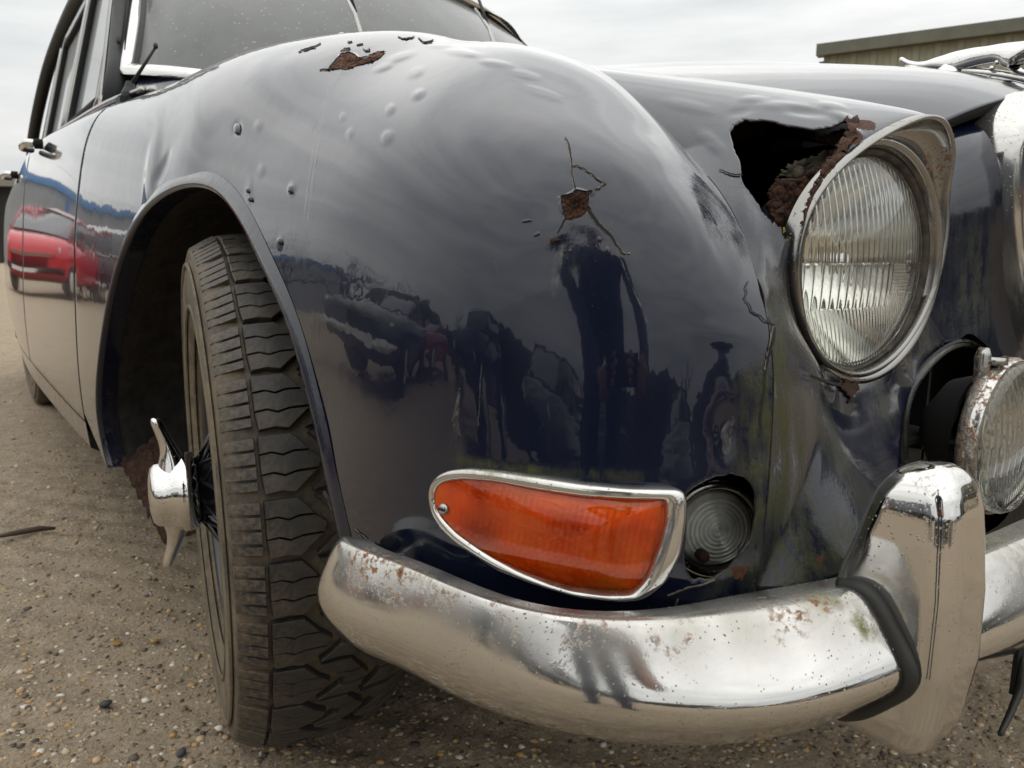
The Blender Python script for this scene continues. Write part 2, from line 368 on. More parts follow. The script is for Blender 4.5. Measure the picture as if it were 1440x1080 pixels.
sgn = np.sign((nr*(CAM-P)).sum(1)); nout = nr*np.where(sgn[:, None] == 0, 1, sgn[:, None])
P2 = P+nout*(off*vis+front*.00045*vnoise(P, 7, 3))[:, None]
# trimmed wheel arch, lower edge behind the arch and behind the bumper
yz = P2[:, [1, 2]]; flank = P2[:, 0] < -.62
kill = inpoly(yz, arch_poly) & flank
kill |= (P2[:, 2] < .265+.10*np.clip((P2[:, 1]-.44)/.18, 0, 1)) & (P2[:, 1] > .3)
kill |= (P2[:, 2] < .405) & (P2[:, 1] < -.2)
wing.data.vertices.foreach_set('co', P2.astype(np.float32).ravel())
# holes in the wing: side lamp opening
SIDEHOLE = [(962, 700), (968, 740), (963, 790), (975, 812), (1000, 812), (1030, 790), (1052, 760), (1062, 725), (1062, 695), (1050, 675), (1030, 668), (1005, 672), (985, 683)]
kill |= inpoly(px, jag(SIDEHOLE, 90, .8, 3)) & flank & (P2[:, 1] < -.5)
trim_mesh(wing, kill, 6)
P = verts(wing)
S_ = lambda x, y, **k: at(x, y, **k)
def wp(x, y):
    h, n = hit(WING_BVH, x, y); return np.array(h) if h else np.array(at(x, y, X=-.7))
V_low = [wp(1085, 470), wp(1080, 540), wp(1072, 600), wp(1066, 660), wp(1070, 720), wp(1065, 780)]
set_attr(wing, 'moss', splat(P, [(p, .018, 1.0) for p in V_low]+[(wp(700, 657), (.03, .03, .003), 1.1), (wp(740, 661), (.03, .03, .003), 1.0), (wp(850, 668), (.02, .02, .003), .9), (wp(1030, 800), .02, .7), (wp(450, 640), .012, .5), (wp(470, 740), .012, .5)]))
set_attr(wing, 'dust', splat(P, [(wp(640, 600), (.004, .004, .035), .8), (wp(646, 640), (.004, .004, .03), .7), (wp(455, 700), .025, .9), (wp(560, 785), .03, .45), (wp(600, 740), .035, .3), (wp(1000, 290), .03, .6), (wp(1020, 330), .03, .6), (wp(950, 190), .05, .5), (wp(800, 335), .02, .45), (wp(455, 560), .015, .6), (wp(445, 460), .012, .5), (wp(420, 360), .012, .4), (wp(300, 250), (.02, .06, .01), .5)]))
set_attr(wing, 'rust', splat(P, [(wp(1040, 805), .02, .55), (wp(980, 820), .018, .5), (np.array([-.815, .47, .30]), .04, .5)]))

# ---------------------------------------------- panel round the headlamp: rings from the lamp rim outward
RIM = np.array([(-.553, -.655, .648), (-.552, -.655, .682), (-.536, -.657, .712), (-.507, -.660, .736), (-.475, -.665, .754), (-.445, -.668, .766), (-.42, -.670, .773), (-.398, -.670, .774), (-.379, -.669, .768), (-.358, -.665, .750), (-.349, -.660, .722), (-.347, -.661, .684), (-.355, -.660, .642), (-.377, -.658, .606), (-.411, -.655, .581), (-.459, -.655, .573), (-.496, -.655, .582), (-.520, -.655, .596), (-.540, -.655, .618)])
MID = np.array([(-.585, -.672, .642), (-.577, -.655, .684), (-.558, -.628, .722), (-.533, -.60, .753), (-.50, -.575, .782), (-.462, -.552, .805), (-.425, -.54, .813), (-.385, -.54, .808), (-.352, -.552, .790), (-.328, -.578, .762), (-.318, -.600, .725), (-.308, -.615, .683), (-.312, -.628, .635), (-.345, -.648, .588), (-.40, -.668, .548), (-.467, -.677, .535), (-.523, -.683, .548), (-.555, -.686, .568), (-.572, -.682, .602)])
OUT = np.array([(-.617, -.684, .635), (-.604, -.655, .682), (-.578, -.603, .722), (-.56, -.555, .748), (-.535, -.475, .803), (-.52, -.41, .836), (-.50, -.30, .868), (-.41, -.29, .862), (-.345, -.37, .835), (-.305, -.48, .795), (-.268, -.575, .775), (-.215, -.60, .72), (-.195, -.62, .64), (-.235, -.65, .55), (-.35, -.70, .462), (-.47, -.722, .455), (-.57, -.728, .462), (-.642, -.708, .468), (-.629, -.701, .56)])
LC = np.array([-.450, -.650, .664])
IN0 = LC+(RIM-LC)*.965+np.array([0, .006, 0])
nseg = 380; nring = 170
rings = [cspline(a, nseg) for a in (IN0, RIM, MID, OUT)]
G = np.stack(rings, 1)               # nseg,4,3
tq = np.linspace(0, 3, nring); nose_grid = nspline(G.transpose(1, 0, 2), tq, [0, .6, 2, 3][0:4]) if False else nspline(G.transpose(1, 0, 2), np.interp(tq, [0, 1, 2, 3], [0, .5, 1.9, 3.2]), [0, .5, 1.9, 3.2])
nose_grid = nose_grid.transpose(1, 0, 2)   # nseg,nring,3
# lay the outer edge on the wing's own edge where they meet
edge = np.concatenate([side.ev([15], np.linspace(.6, 7, 500))[0], side.ev(np.linspace(15, 11, 400), [7])[:, 0]])
wr = np.clip((np.linspace(0, 3, nring)-2.0)/1.0, 0, 1)**2
for i in range(nseg):
    p = nose_grid[i, -1]; d = np.linalg.norm(edge-p, axis=1); j = d.argmin()
    if d[j] < .03:
        k = min(1., (.03-d[j])/.012); nose_grid[i] += (edge[j]-p)*wr[:, None]*k
nv_ = nose_grid.reshape(-1, 3)
nose_faces = grid_faces(nseg, nring, wrap=True)
nose = mesh('headlamp_panel', nv_, nose_faces, None, car); nose.data.materials.append(M['paint'])
P = verts(nose); nr = norms(nose); px, dz = proj(P); sg = np.sign((nr*(CAM-P)).sum(1)); nout = nr*sg[:, None]
NB = [(1100, 150, 40, 7, 3, .0012), (1060, 140, 20, 5, 0, .001), (1130, 158, 30, 6, 8, -.0012), (1170, 150, 20, 6, 10, .0014), (1185, 165, 22, 6, 20, .0012), (1040, 158, 18, 6, -10, -.0008), (1000, 200, 24, 10, 40, .0010), (970, 150, 40, 8, 12, .0006), (1200, 185, 14, 6, 30, .0016),
      (1050, 300, 14, 44, -25, .0014), (1090, 370, 12, 34, -10, -.0012), (1075, 410, 10, 20, -12, .0016), (1340, 290, 12, 26, 0, .0016)]
P2 = P+nout*(bump_px(P, nr, px, NB)+.0004*vnoise(P, 9, 5))[:, None]
nose.data.vertices.foreach_set('co', P2.astype(np.float32).ravel())
HOLE = [(1028, 192), (1033, 178), (1047, 171), (1075, 170), (1105, 178), (1140, 184), (1163, 183), (1172, 180), (1180, 176), (1190, 170), (1196, 172), (1200, 178), (1192, 190), (1182, 205), (1172, 219), (1163, 231), (1154, 243), (1146, 256), (1139, 270), (1131, 286), (1126, 303), (1119, 322), (1113, 333), (1103, 331), (1098, 318), (1085, 309), (1073, 296), (1058, 275), (1043, 254), (1044, 246), (1041, 222), (1032, 208)]
FOGHOLE = [(1268, 700), (1268, 640), (1270, 595), (1278, 555), (1296, 522), (1318, 498), (1342, 485), (1364, 484), (1380, 494), (1389, 512), (1392, 540), (1400, 620), (1400, 700)]
topface = P2[:, 1] > -.70
kill = inpoly(px, jag(HOLE, 240, 1.1, 4)) & (P2[:, 1] < -.4)
kill |= inpoly(px, FOGHOLE)
trim_mesh(nose, kill, 2)
NOSE_BVH = BVHTree.FromPolygons([tuple(p) for p in P2], nose_faces)
def npnt(x, y):
    h, n = hit(NOSE_BVH, x, y); return np.array(h) if h else at(x, y, Y=-.66)
P = verts(nose)
set_attr(nose, 'moss', splat(P, [(npnt(1095, 500), (.016, .02, .05), 1.3), (npnt(1094, 600), (.018, .02, .05), 1.4), (npnt(1095, 700), (.020, .02, .05), 1.3), (npnt(1125, 640), (.012, .02, .06), .8), (npnt(1110, 330), .008, 1.2), (npnt(1120, 780), .035, .9), (npnt(1190, 780), .03, .7), (npnt(1300, 470), .02, .6), (npnt(1345, 320), (.015, .02, .04), .5), (npnt(1240, 560), (.02, .02, .03), .5), (npnt(1105, 440), .02, .6), (npnt(1180, 640), (.01, .02, .06), .6), (npnt(1150, 560), (.01, .02, .05), .6), (npnt(1060, 790), .03, .9), (npnt(1345, 490), .012, .8)]))
set_attr(nose, 'dust', splat(P, [(npnt(1100, 520), .02, .5), (npnt(1160, 720), .05, .5), (npnt(1110, 810), .04, .8), (npnt(1040, 270), .03, .7), (npnt(1070, 340), .025, .7), (npnt(1090, 400), .02, .6), (npnt(980, 180), .05, .35), (npnt(1240, 640), .04, .35), (npnt(1280, 480), .03, .45)]))
set_attr(nose, 'rust', splat(P, [(npnt(1190, 545), .012, .85), (npnt(1215, 175), .02, .62), (npnt(1200, 195), .014, .72), (npnt(1150, 790), .03, .5), (npnt(1165, 815), .02, .6)]))
for o_, th in ((nose, .0014), (wing, .0012)):
    s = o_.modifiers.new('sheet', 'SOLIDIFY'); s.thickness = th; s.offset = -1 if o_ is wing else -1
    o_.data.materials.append(M['rust_dark']); s.material_offset_rim = 1; s.material_offset = 0

# ---------------------------------------------- rolled lip, liner and cavity of the wheel arch
def wing_x(Y, Z):
    r = WING_BVH.ray_cast(Vector((-2, Y, Z)), Vector((1, 0, 0))); return r[0].x if r[0] else -.79
lip_src = arch_s[18:-2]; LV = []; prof = [(.016, .0004), (.010, .0022), (.004, .0042), (-.001, .0040), (-.0035, .001), (-.003, -.006), (-.001, -.028)]
cen = np.array([.02, .36]); nL = len(lip_src); tg = np.gradient(lip_src, axis=0); nn = np.stack([tg[:, 1], -tg[:, 0]], -1); nn /= np.linalg.norm(nn, axis=1)[:, None]
nn *= np.sign(((lip_src-cen)*nn).sum(1))[:, None]; nn = np.array([nn[max(0, i-6):i+7].mean(0) for i in range(nL)])
for i in range(nL):
    for o_, d_ in prof:
        q = lip_src[i]+nn[i]*o_; base = wing_x(*(lip_src[i]+nn[i]*max(o_, .002))); LV.append((base-d_, q[0], q[1]))
lip = mesh('wheel_arch_lip', LV, grid_faces(nL, len(prof)), M['paint'], car); fixn(lip)
P = verts(lip)
set_attr(lip, 'dust', splat(P, [(np.array([-.79, y, z]), .07, .5) for y, z in lip_src[::25]])); set_attr(lip, 'moss', np.zeros(len(P))); set_attr(lip, 'rust', splat(P, [(np.array([-.81, .45, .30]), .05, .6)]))
LV = []; nrow = 9
for i in range(0, nL, 2):
    x0 = wing_x(*(lip_src[i]+nn[i]*.004))
    for k, (o_, dx) in enumerate([(.0, .020), (.004, .045), (.018, .075), (.030, .12), (.034, .18), (.034, .24), (.034, .30), (-.10, .31), (-.36, .31)]):
        q = lip_src[i]+nn[i]*o_; LV.append((x0+dx, q[0], q[1]))
lin = mesh('arch_liner', LV, grid_faces(len(LV)//nrow, nrow), M['under'], car)
# rusty lower rear edge of the liner (jagged, inside the arch)
RV = []; rs = np.random.RandomState(3)
for i in range(26):
    t = i/25; y = .455-.15*t; z = .33-.10*t
    for k in range(7):
        u = k/6; RV.append((-.812+.03*t+.05*u+rs.normal()*.001, y-.02*u+rs.normal()*.001, z+.005*rs.normal()-.035+.06*u*(1-.6*t)))
ru = mesh('rusty_liner_edge', RV, grid_faces(26, 7), M['rust_dark'], car); s = ru.modifiers.new('s', 'SOLIDIFY'); s.thickness = .002
# underside, bulkheads and inner structure that keep daylight out of the body
mesh('underfloor', *merge(box(-.74, .74, .55, 3.6, .22, .30), box(-.44, .44, -.55, .56, .24, .32), box(-.44, -.42, -.5, .5, .24, .80), box(.42, .44, -.5, .5, .24, .80), box(-.70, .70, .50, .56, .24, .90)), M['under'], car, smooth=False)
mesh('suspension_arm', *merge(tube([(-.44, .06, .40), (-.60, .02, .30), (-.64, .0, .26)], [.03, .025, .03]), tube([(-.44, .0, .55), (-.58, .0, .46)], .022), tube([(-.50, .05, .62), (-.56, .03, .30)], [.035, .035], 12)), M['under'], car)
mesh('front_valance', *merge(box(-.56, .56, -.62, -.60, .41, .47)), M['under'], car, smooth=False)

# ---------------------------------------------- doors, sills, rear wing: the same side surface, split at the shut lines
def panel(name, u0, u1, v0, v1, nu, nv, m=None, dents=None):
    V = side_patch(u0, u1, v0, v1, nu, nv)
    V[:, 0] -= .00025*vnoise(V*np.array([1, .35, 1]), 2.2, 11)
    o = mesh(name, V, grid_faces(nu, nv), m or M['paint_flat'], car); P = verts(o)
    set_attr(o, 'dust', .25*np.clip(1-(P[:, 2]-.3)/.25, 0, 1)); set_attr(o, 'moss', np.zeros(len(P))); set_attr(o, 'rust', np.zeros(len(P)))
    o.data.materials.append(M['gap']); s = o.modifiers.new('sheet', 'SOLIDIFY'); s.thickness = .012; s.offset = 1; s.material_offset_rim = 1
    return o
door = panel('front_door', 4.012, 5.985, .45, 6.92, 90, 60); door2 = panel('rear_door', 2.6, 3.988, .45, 6.92, 70, 60); rwing = panel('rear_wing', 0, 2.585, .1, 7, 90, 50)
for o in (door, door2, rwing): o.modifiers['sheet'].offset = -1 if o.data.polygons[0].normal.x < 0 else 1
V = side_patch(2.4, 5.985, 0, .42, 120, 6); sill = mesh('sill', V, grid_faces(120, 6), M['paint'], car)
P = verts(sill); set_attr(sill, 'dust', np.full(len(P), .5)); set_attr(sill, 'moss', np.zeros(len(P))); set_attr(sill, 'rust', np.full(len(P), .25))
V = side_patch(2.3, 6.2, 0, 7, 60, 30); V[:, 0] += .02; mesh('inner_panel', V, grid_faces(60, 30), M['gap'], car)
V = side_patch(2.4, 6.0, 0, .1, 100, 2); V = V.reshape(100, 2, 3); V[:, 1] = V[:, 0]+np.array([.10, 0, -.07]); mesh('sill_underside', V.reshape(-1, 3), grid_faces(100, 2), M['under'], car)
# belt mouldings below the windows
def belt(z, x, y0, y1, n=30): return [(x+.0*t, y0+(y1-y0)*t, z+.035*math.sin(math.pi*t*.5)-.0*t) for t in np.linspace(0, 1, n)]
def belt_curve(u0, u1, v, dx=0, dz=0, n=60):
    p = side.ev(np.linspace(u0, u1, n), [v])[:, 0].copy(); p[:, 0] += dx; p[:, 2] += dz; return p
mesh('belt_moulding', *tube(belt_curve(2.4, 6.3, 7, -.004, .008), .009, 8), M['chrome_dull'], car)
mesh('gutter_strip', *tube(belt_curve(2.4, 6.3, 6.6, 0, .010), .006, 6), M['chrome_dull'], car)

# ---------------------------------------------- bonnet
ys = [-.60, -.52, -.40, -.25, -.05, .20, .48]
cz = [.838, .870, .905, .932, .958, .978, .99]; ez = [.782, .800, .826, .850, .872, .893, .915]; ex = [.265, .325, .385, .43, .475, .54, .60]
BG = []
for y, c_, e_, x_ in zip(ys, cz, ez, ex):
    row = []
    for t in (-1, -.8, -.55, -.28, 0, .28, .55, .8, 1): row.append((x_*t, y-(.035*(1-t*t) if y < -.5 else 0), e_+(c_-e_)*(1-abs(t)**2.1)))
    BG.append(row)
bn = Net(BG); V = bn.ev(np.linspace(0, 6, 120), np.linspace(0, 8, 120)).reshape(-1, 3)
bonnet = mesh('bonnet', V, grid_faces(120, 120), M['paint'], car)
P = verts(bonnet); set_attr(bonnet, 'dust', splat(P, [((0, .2, .97), .4, .15)])); set_attr(bonnet, 'moss', np.zeros(len(P))); set_attr(bonnet, 'rust', np.zeros(len(P)))
bonnet.data.materials.append(M['gap']); s = bonnet.modifiers.new('sheet', 'SOLIDIFY'); s.thickness = .012; s.offset = -1 if bonnet.data.polygons[0].normal.z > 0 else 1; s.material_offset_rim = 1
# gutter between bonnet and wings, dark
mesh('bonnet_channel', *merge(*[tube([(s_*(x_+.004), y, e_-.012) for y, e_, x_ in zip(ys, ez, ex)], .012, 8) for s_ in (-1, 1)]), M['gap'], car)
# nose panel between bonnet, lamps and grille
NG = []
for x in (-.34, -.27, -.21, -.15, -.07, 0, .07, .15, .21, .27, .34):
    a = abs(x); top = (-.575-.0*a, .780+.052*max(0, 1-(a/.30)**2)); fr = -.625-.045*max(0, 1-(a/.3)**2)
    NG.append([(x, -.52, top[1]-.012), (x, -.565, top[1]-.010), (x, fr+.03, top[1]-.020), (x, fr, top[1]-.055), (x, fr-.008, .66), (x, fr-.02, .56), (x, fr-.035, .46)])
ng = Net(NG); V = ng.ev(np.linspace(0, 10, 90), np.linspace(0, 6, 70)).reshape(-1, 3); V[:, 1] += .012
npn = mesh('nose_panel', V, grid_faces(90, 70), M['paint'], car); P = verts(npn)
px, _ = proj(P); kill = inpoly(px, [(1262, 720), (1262, 600), (1280, 540), (1320, 492), (1364, 478), (1384, 490), (1392, 512), (1396, 560), (1400, 720)])
trim_mesh(npn, kill, 3); P = verts(npn); fixn(npn)
set_attr(npn, 'dust', splat(P, [((-.26, -.64, .70), .05, .5), ((-.24, -.64, .60), .05, .5)])); set_attr(npn, 'moss', splat(P, [((-.22, -.64, .64), (.03, .05, .06), .5), ((-.3, -.67, .46), .05, 1.)])); set_attr(npn, 'rust', np.zeros(len(P)))

# ---------------------------------------------- cowl, windscreen, pillars, roof
WB = np.array([(-.655, .86, 1.035), (-.60, .74, 1.018), (-.42, .64, 1.002), (0, .58, .995), (.42, .64, 1.002), (.60, .74, 1.018), (.655, .86, 1.035)])
WT = np.array([(-.575, 1.08, 1.265), (-.48, 1.09, 1.335), (-.33, 1.07, 1.378), (0, 1.01, 1.39), (.33, 1.07, 1.378), (.48, 1.09, 1.335), (.575, 1.08, 1.265)])
tb = np.linspace(0, 6, 60); wb = nspline(WB, tb); wt = nspline(WT, tb)
gl = np.stack([wb+(wt-wb)*t+np.array([0, -.02, .0])*math.sin(math.pi*t) for t in np.linspace(0, 1, 20)], 1)
def windowm(name, base, rough, dots=0, dust=.3):
    q = NM(name); n = q.noise(12, 5, .6); c = q.mix(q.math('MULTIPLY', q.ramp(n, [(.3, .3), (.8, 1.)]), dust), base, (.20, .215, .205))
    if dots:
        d = q.ramp(q.voro(dots), [(.07, 1.), (.13, 0.)]); d = q.math('MULTIPLY', d, q.ramp(q.noise(30, 2), [(.40, 0.), (.55, 1.)])); c = q.mix(d, c, (.6, .62, .6))
    q.set(base=c, rough=rough, spec=.35, coat=.35 if dots else .6, coatr=.03, coati=1.45); return q.m
M['screen'] = windowm('dusty_windscreen_glass', (.012, .015, .015), .3, 85, .26); M['sideglass'] = windowm('misted_side_glass', (.10, .11, .11), .3, 0, .6)
ws = mesh('windscreen', gl.reshape(-1, 3), grid_faces(60, 20), M['screen'], car)
loop = np.concatenate([gl[:, 0], gl[-1, 1:], gl[::-1, -1][1:], gl[0, ::-1][1:-1]])
def sweep(pts, prof, outc, closed=True):
    """sweep a small (out, forward) profile along a loop; out = away from outc in the loop's surface"""
    pts = np.asarray(pts); n = len(pts); V = []; cc = np.asarray(outc)
    for i in range(n):
        t = pts[(i+1) % n]-pts[i-1] if closed or 0 < i < n-1 else (pts[min(i+1, n-1)]-pts[max(i-1, 0)]); t = t/np.linalg.norm(t)
        o = pts[i]-cc; o -= t*(o@t); o /= np.linalg.norm(o); f = np.cross(t, o)
        if f[1] > 0: f = -f
        for a, b in prof: V.append(pts[i]+o*a+f*b)
    return V, grid_faces(n, len(prof), wrap=closed)
wc = loop.mean(0)
mesh('windscreen_seal', *sweep(loop, [(-.010, .001), (-.004, .006), (.004, .006)], wc), M['rubber'], ws)
mesh('windscreen_trim', *sweep(loop, [(.003, .004), (.008, .013), (.018, .015), (.028, .006), (.030, -.004)], wc), M['chrome'], ws)
# scuttle between bonnet and screen, down to the wings
sc = []
for i, t in enumerate(np.linspace(0, 1, 40)):
    b = nspline(WB, [t*6])[0]; e_ = nspline(np.array([(-.71, .60, .925), (-.60, .50, .925), (-.35, .47, .955), (0, .45, .985), (.35, .47, .955), (.60, .50, .925), (.71, .60, .925)]), [t*6])[0]
    mid = (b+e_)/2+np.array([0, .03, .006-.035*abs(2*t-1)**3]); out_ = b+(b-mid)*.15+np.array([0, 0, -.004])
    sc.append([e_, mid, b+np.array([0, -.02, -.008]), out_])
sn = Net(sc); V = sn.ev(np.linspace(0, 39, 90), np.linspace(0, 3, 24)).reshape(-1, 3)
scut = mesh('scuttle', V, grid_faces(90, 24), M['paint'], car)
for o in (scut,):
    P = verts(o); set_attr(o, 'dust', np.full(len(P), .25)); set_attr(o, 'moss', np.zeros(len(P))); set_attr(o, 'rust', np.zeros(len(P)))
# side window line (glass plane) and roof rail
GB = np.array([(-.668, .90, 1.035), (-.70, 1.2, .975), (-.70, 1.58, .972), (-.698, 2.1, .965), (-.67, 2.55, .962), (-.60, 3.0, .975)])
GB = np.array([(-.675, .80, .985), (-.69, 1.15, .975), (-.695, 1.58, .972), (-.69, 2.1, .968), (-.665, 2.5, .965)])
RT = np.array([(-.585, 1.16, 1.335), (-.578, 1.35, 1.385), (-.575, 1.65, 1.405), (-.575, 2.0, 1.40), (-.59, 2.35, 1.34), (-.61, 2.60, 1.24), (-.63, 2.9, 1.08), (-.62, 3.1, .97)])
def gpt(y, t):
    """point of the side glass plane: y along the car, t 0 at the belt, 1 at the rail"""
    b = np.array([np.interp(y, GB[:, 1], GB[:, 0]), y, np.interp(y, GB[:, 1], GB[:, 2])]); r = np.array([np.interp(y, RT[:, 1], RT[:, 0]), y, np.interp(y, RT[:, 1], RT[:, 2])]); return b+(r-b)*t
def quadsurf(a, b, c, d, n=8):
    V = [np.array(a)*(1-u)*(1-v)+np.array(b)*u*(1-v)+np.array(c)*u*v+np.array(d)*(1-u)*v for u in np.linspace(0, 1, n) for v in np.linspace(0, 1, n)]; return V, grid_faces(n, n)
def sidewin(name, pts, parent):
    """pts: bottom front, bottom rear, top rear, top front"""
    g = mesh(name, *quadsurf(*pts), M['sideglass'], parent); lp = []
    for i in range(4):
        a, b = np.array(pts[i]), np.array(pts[(i+1) % 4]); lp += [a+(b-a)*t for t in np.linspace(0.04, .96, 8)]
    V = []; cc = np.mean(pts, axis=0); n = len(lp)
    for i in range(n):
        t = lp[(i+1) % n]-lp[i-1]; t /= np.linalg.norm(t); o = lp[i]-cc; o -= t*(o@t); o /= np.linalg.norm(o); f = np.cross(t, o); f = f if f[0] < 0 else -f
        for a, b in [(-.012, .001), (-.006, .008), (.004, .010), (.010, .016), (.018, .014), (.022, 0)]: V.append(lp[i]+o*a+f*b)
    mesh('window_frame', V, grid_faces(n, 6, wrap=True), M['chrome_dull'], g)
    V2 = []
    for i in range(n):
        t = lp[(i+1) % n]-lp[i-1]; t /= np.linalg.norm(t); o = lp[i]-cc; o -= t*(o@t); o /= np.linalg.norm(o); f = np.cross(t, o); f = f if f[0] < 0 else -f
        for a, b in [(-.024, .0015), (-.022, .012), (-.010, .014), (-.004, .009)]: V2.append(lp[i]+o*a+f*b)
    mesh('window_seal', V2, grid_faces(n, 4, wrap=True), M['gap'], g); return g
sidewin('quarter_light', [(-.676, .90, 1.0), (-.684, 1.03, .995), (-.62, 1.12, 1.27), (-.618, 1.09, 1.255)], door)
sidewin('door_window', [(-.688, 1.07, .99), (-.694, 1.52, .985), (-.588, 1.56, 1.375), (-.59, 1.20, 1.33)], door)
sidewin('door_window', [(-.694, 1.64, .985), (-.688, 2.12, .98), (-.588, 2.14, 1.35), (-.585, 1.66, 1.375)], door2)
sidewin('quarter_light', [(-.686, 2.19, .98), (-.665, 2.50, .985), (-.60, 2.34, 1.27), (-.593, 2.20, 1.335)], door2)
# cabin side skin behind the window frames (pillars), roof, gutter, A pillar
V = []; yy = np.linspace(.86, 3.05, 50)
for y in yy:
    for t in np.linspace(0, 1, 6): p = gpt(y, t) if y < 2.5 else gpt(2.5, t)*np.array([1, 0, 0])+np.array([0, y, 0])+np.array([0, 0, (.965+(np.interp(y, RT[:, 1], RT[:, 2])-.965)*t)]); p = p.copy(); p[0] += .006; V.append(p)
V = np.array(V).reshape(50, 6, 3)
for i, y in enumerate(yy):
    if y < 1.16:
        zt = np.interp(y, [.86, 1.16], [1.035, 1.335]); xt = np.interp(y, [.86, 1.16], [-.668, -.585])
        for k in range(6): t = k/5; V[i, k] = (np.array([-.680, y, .98])*(1-t)+np.array([xt, y, zt])*t)
mesh('pillar_skin', V.reshape(-1, 3), grid_faces(50, 6), M['pillar'], car)
rl = [(-.672, .845, 1.03)]+[tuple(p) for p in [(-.642, .95, 1.13), (-.612, 1.06, 1.24)]]+[tuple(p) for p in RT]
rl = np.array(rl); rls = nspline(rl, np.linspace(0, len(rl)-1, 80))
mesh('a_pillar', *tube([(-.700, .86, .955), (-.672, .905, 1.045), (-.640, 1.00, 1.15), (-.607, 1.10, 1.26), (-.575, 1.20, 1.345)], [.026, .028, .028, .028, .028], 12), M['pillar'], car)
RR = [];
for y, xe, ze, zc in [(1.06, .52, 1.335, 1.395), (1.20, .57, 1.35, 1.412), (1.45, .578, 1.405, 1.442), (1.8, .578, 1.412, 1.450), (2.15, .582, 1.385, 1.432), (2.45, .59, 1.31, 1.365), (2.75, .60, 1.18, 1.24), (3.05, .60, 1.02, 1.07)]:
    RR.append([(xe*t, y+.0*t, ze+(zc-ze)*(1-abs(t)**2.4)-(.03 if abs(t) == 1 else 0)) for t in (-1, -.92, -.6, -.2, .2, .6, .92, 1)])
rn = Net(RR); V = rn.ev(np.linspace(0, 7, 60), np.linspace(0, 7, 40)).reshape(-1, 3); roof = mesh('roof', V, grid_faces(60, 40), M['paint'], car)
P = verts(roof); set_attr(roof, 'dust', np.full(len(P), .3)); set_attr(roof, 'moss', np.zeros(len(P))); set_attr(roof, 'rust', np.zeros(len(P)))
mesh('roof_gutter', *tube(rls[4:]+np.array([-.018, 0, .016]), list(np.clip(np.linspace(.004, .10, len(rls)-4), 0, .021)), 10), M['rubber'], car)
V = side_patch(0, 2.0, 7, 7, 30, 1); bl_ = np.array([(x, y, z) for x, y, z in V]); V = []
for p in bl_:
    for t in (0, .3, .7, 1): V.append((p[0]*(1-t)+(-p[0])*t, p[1], p[2]+.06*math.sin(math.pi*t)))
bt_ = mesh('boot_lid', V, grid_faces(30, 4), M['paint'], car)
P = verts(bt_); [set_attr(bt_, a, np.zeros(len(P))) for a in ('dust', 'moss', 'rust')]
mesh('cabin_interior', *box(-.56, .56, 1.3, 2.6, .9, 1.2), M['black'], car, smooth=False)

# ---------------------------------------------- wheels
def tyre_rubber():
    q = NM('muddy_tyre_rubber'); n = q.noise(18, 6, .7); n2 = q.noise(150, 4, .7)
    sp = q.n('ShaderNodeSeparateXYZ'); q.l(q.co(), sp.inputs[0])
    rr = q.math('SQRT', q.math('ADD', q.math('POWER', sp.outputs[1], 2.), q.math('POWER', sp.outputs[2], 2.)))
    side_ = q.ramp(rr, [(.30, 1.25), (.338, .6)]); m = q.math('MULTIPLY', q.ramp(q.math('ADD', q.math('MULTIPLY', n, .6), q.math('MULTIPLY', n2, .4)), [(.34, 0.), (.62, 1.)]), side_)
    q.set(base=q.mix(m, (.020, .019, .018), (.165, .13, .082)), rough=q.mixf(m, .62, .9), normal=q.bump(q.math('ADD', n2, n), .5, .0015)); return q.m
M['tyre'] = tyre_rubber()
def tread_rubber():
    q = NM('worn_tread_rubber'); n = q.noise(30, 6, .7); n2 = q.noise(240, 4, .7)
    sx = q.n('ShaderNodeSeparateXYZ'); q.l(q.co(), sx.inputs[0]); outer = q.ramp(q.math('MULTIPLY', sx.outputs[0], -10.), [(.30, .35), (.74, 1.5)])
    m = q.math('MULTIPLY', outer, q.ramp(q.math('ADD', q.math('MULTIPLY', n, .65), q.math('MULTIPLY', n2, .35)), [(.42, 0.), (.66, .62)]), clamp=True)
    q.set(base=q.mix(m, (.026, .025, .024), (.17, .13, .085)), rough=q.mixf(m, .50, .85), normal=q.bump(n2, .4, .0012)); return q.m
M['tread'] = tread_rubber()
R0, HW = .341, .084
def tyre_profile():
    # (radius, along axle) from inner bead round to outer bead; outer side is -X in wheel space
    out_ = [(.206, .062), (.213, .075), (.234, .088), (.258, .094), (.285, .094), (.305, .090), (.308, .0890), (.314, .0900), (.319, .0885), (.3235, .084), (R0-.0125, .066), (R0-.0105, .030)]
    L_ = [(r, a) for r, a in out_]; Rr = [(r, -a) for r, a in out_][::-1]; return L_+[(R0-.008, 0)]+Rr
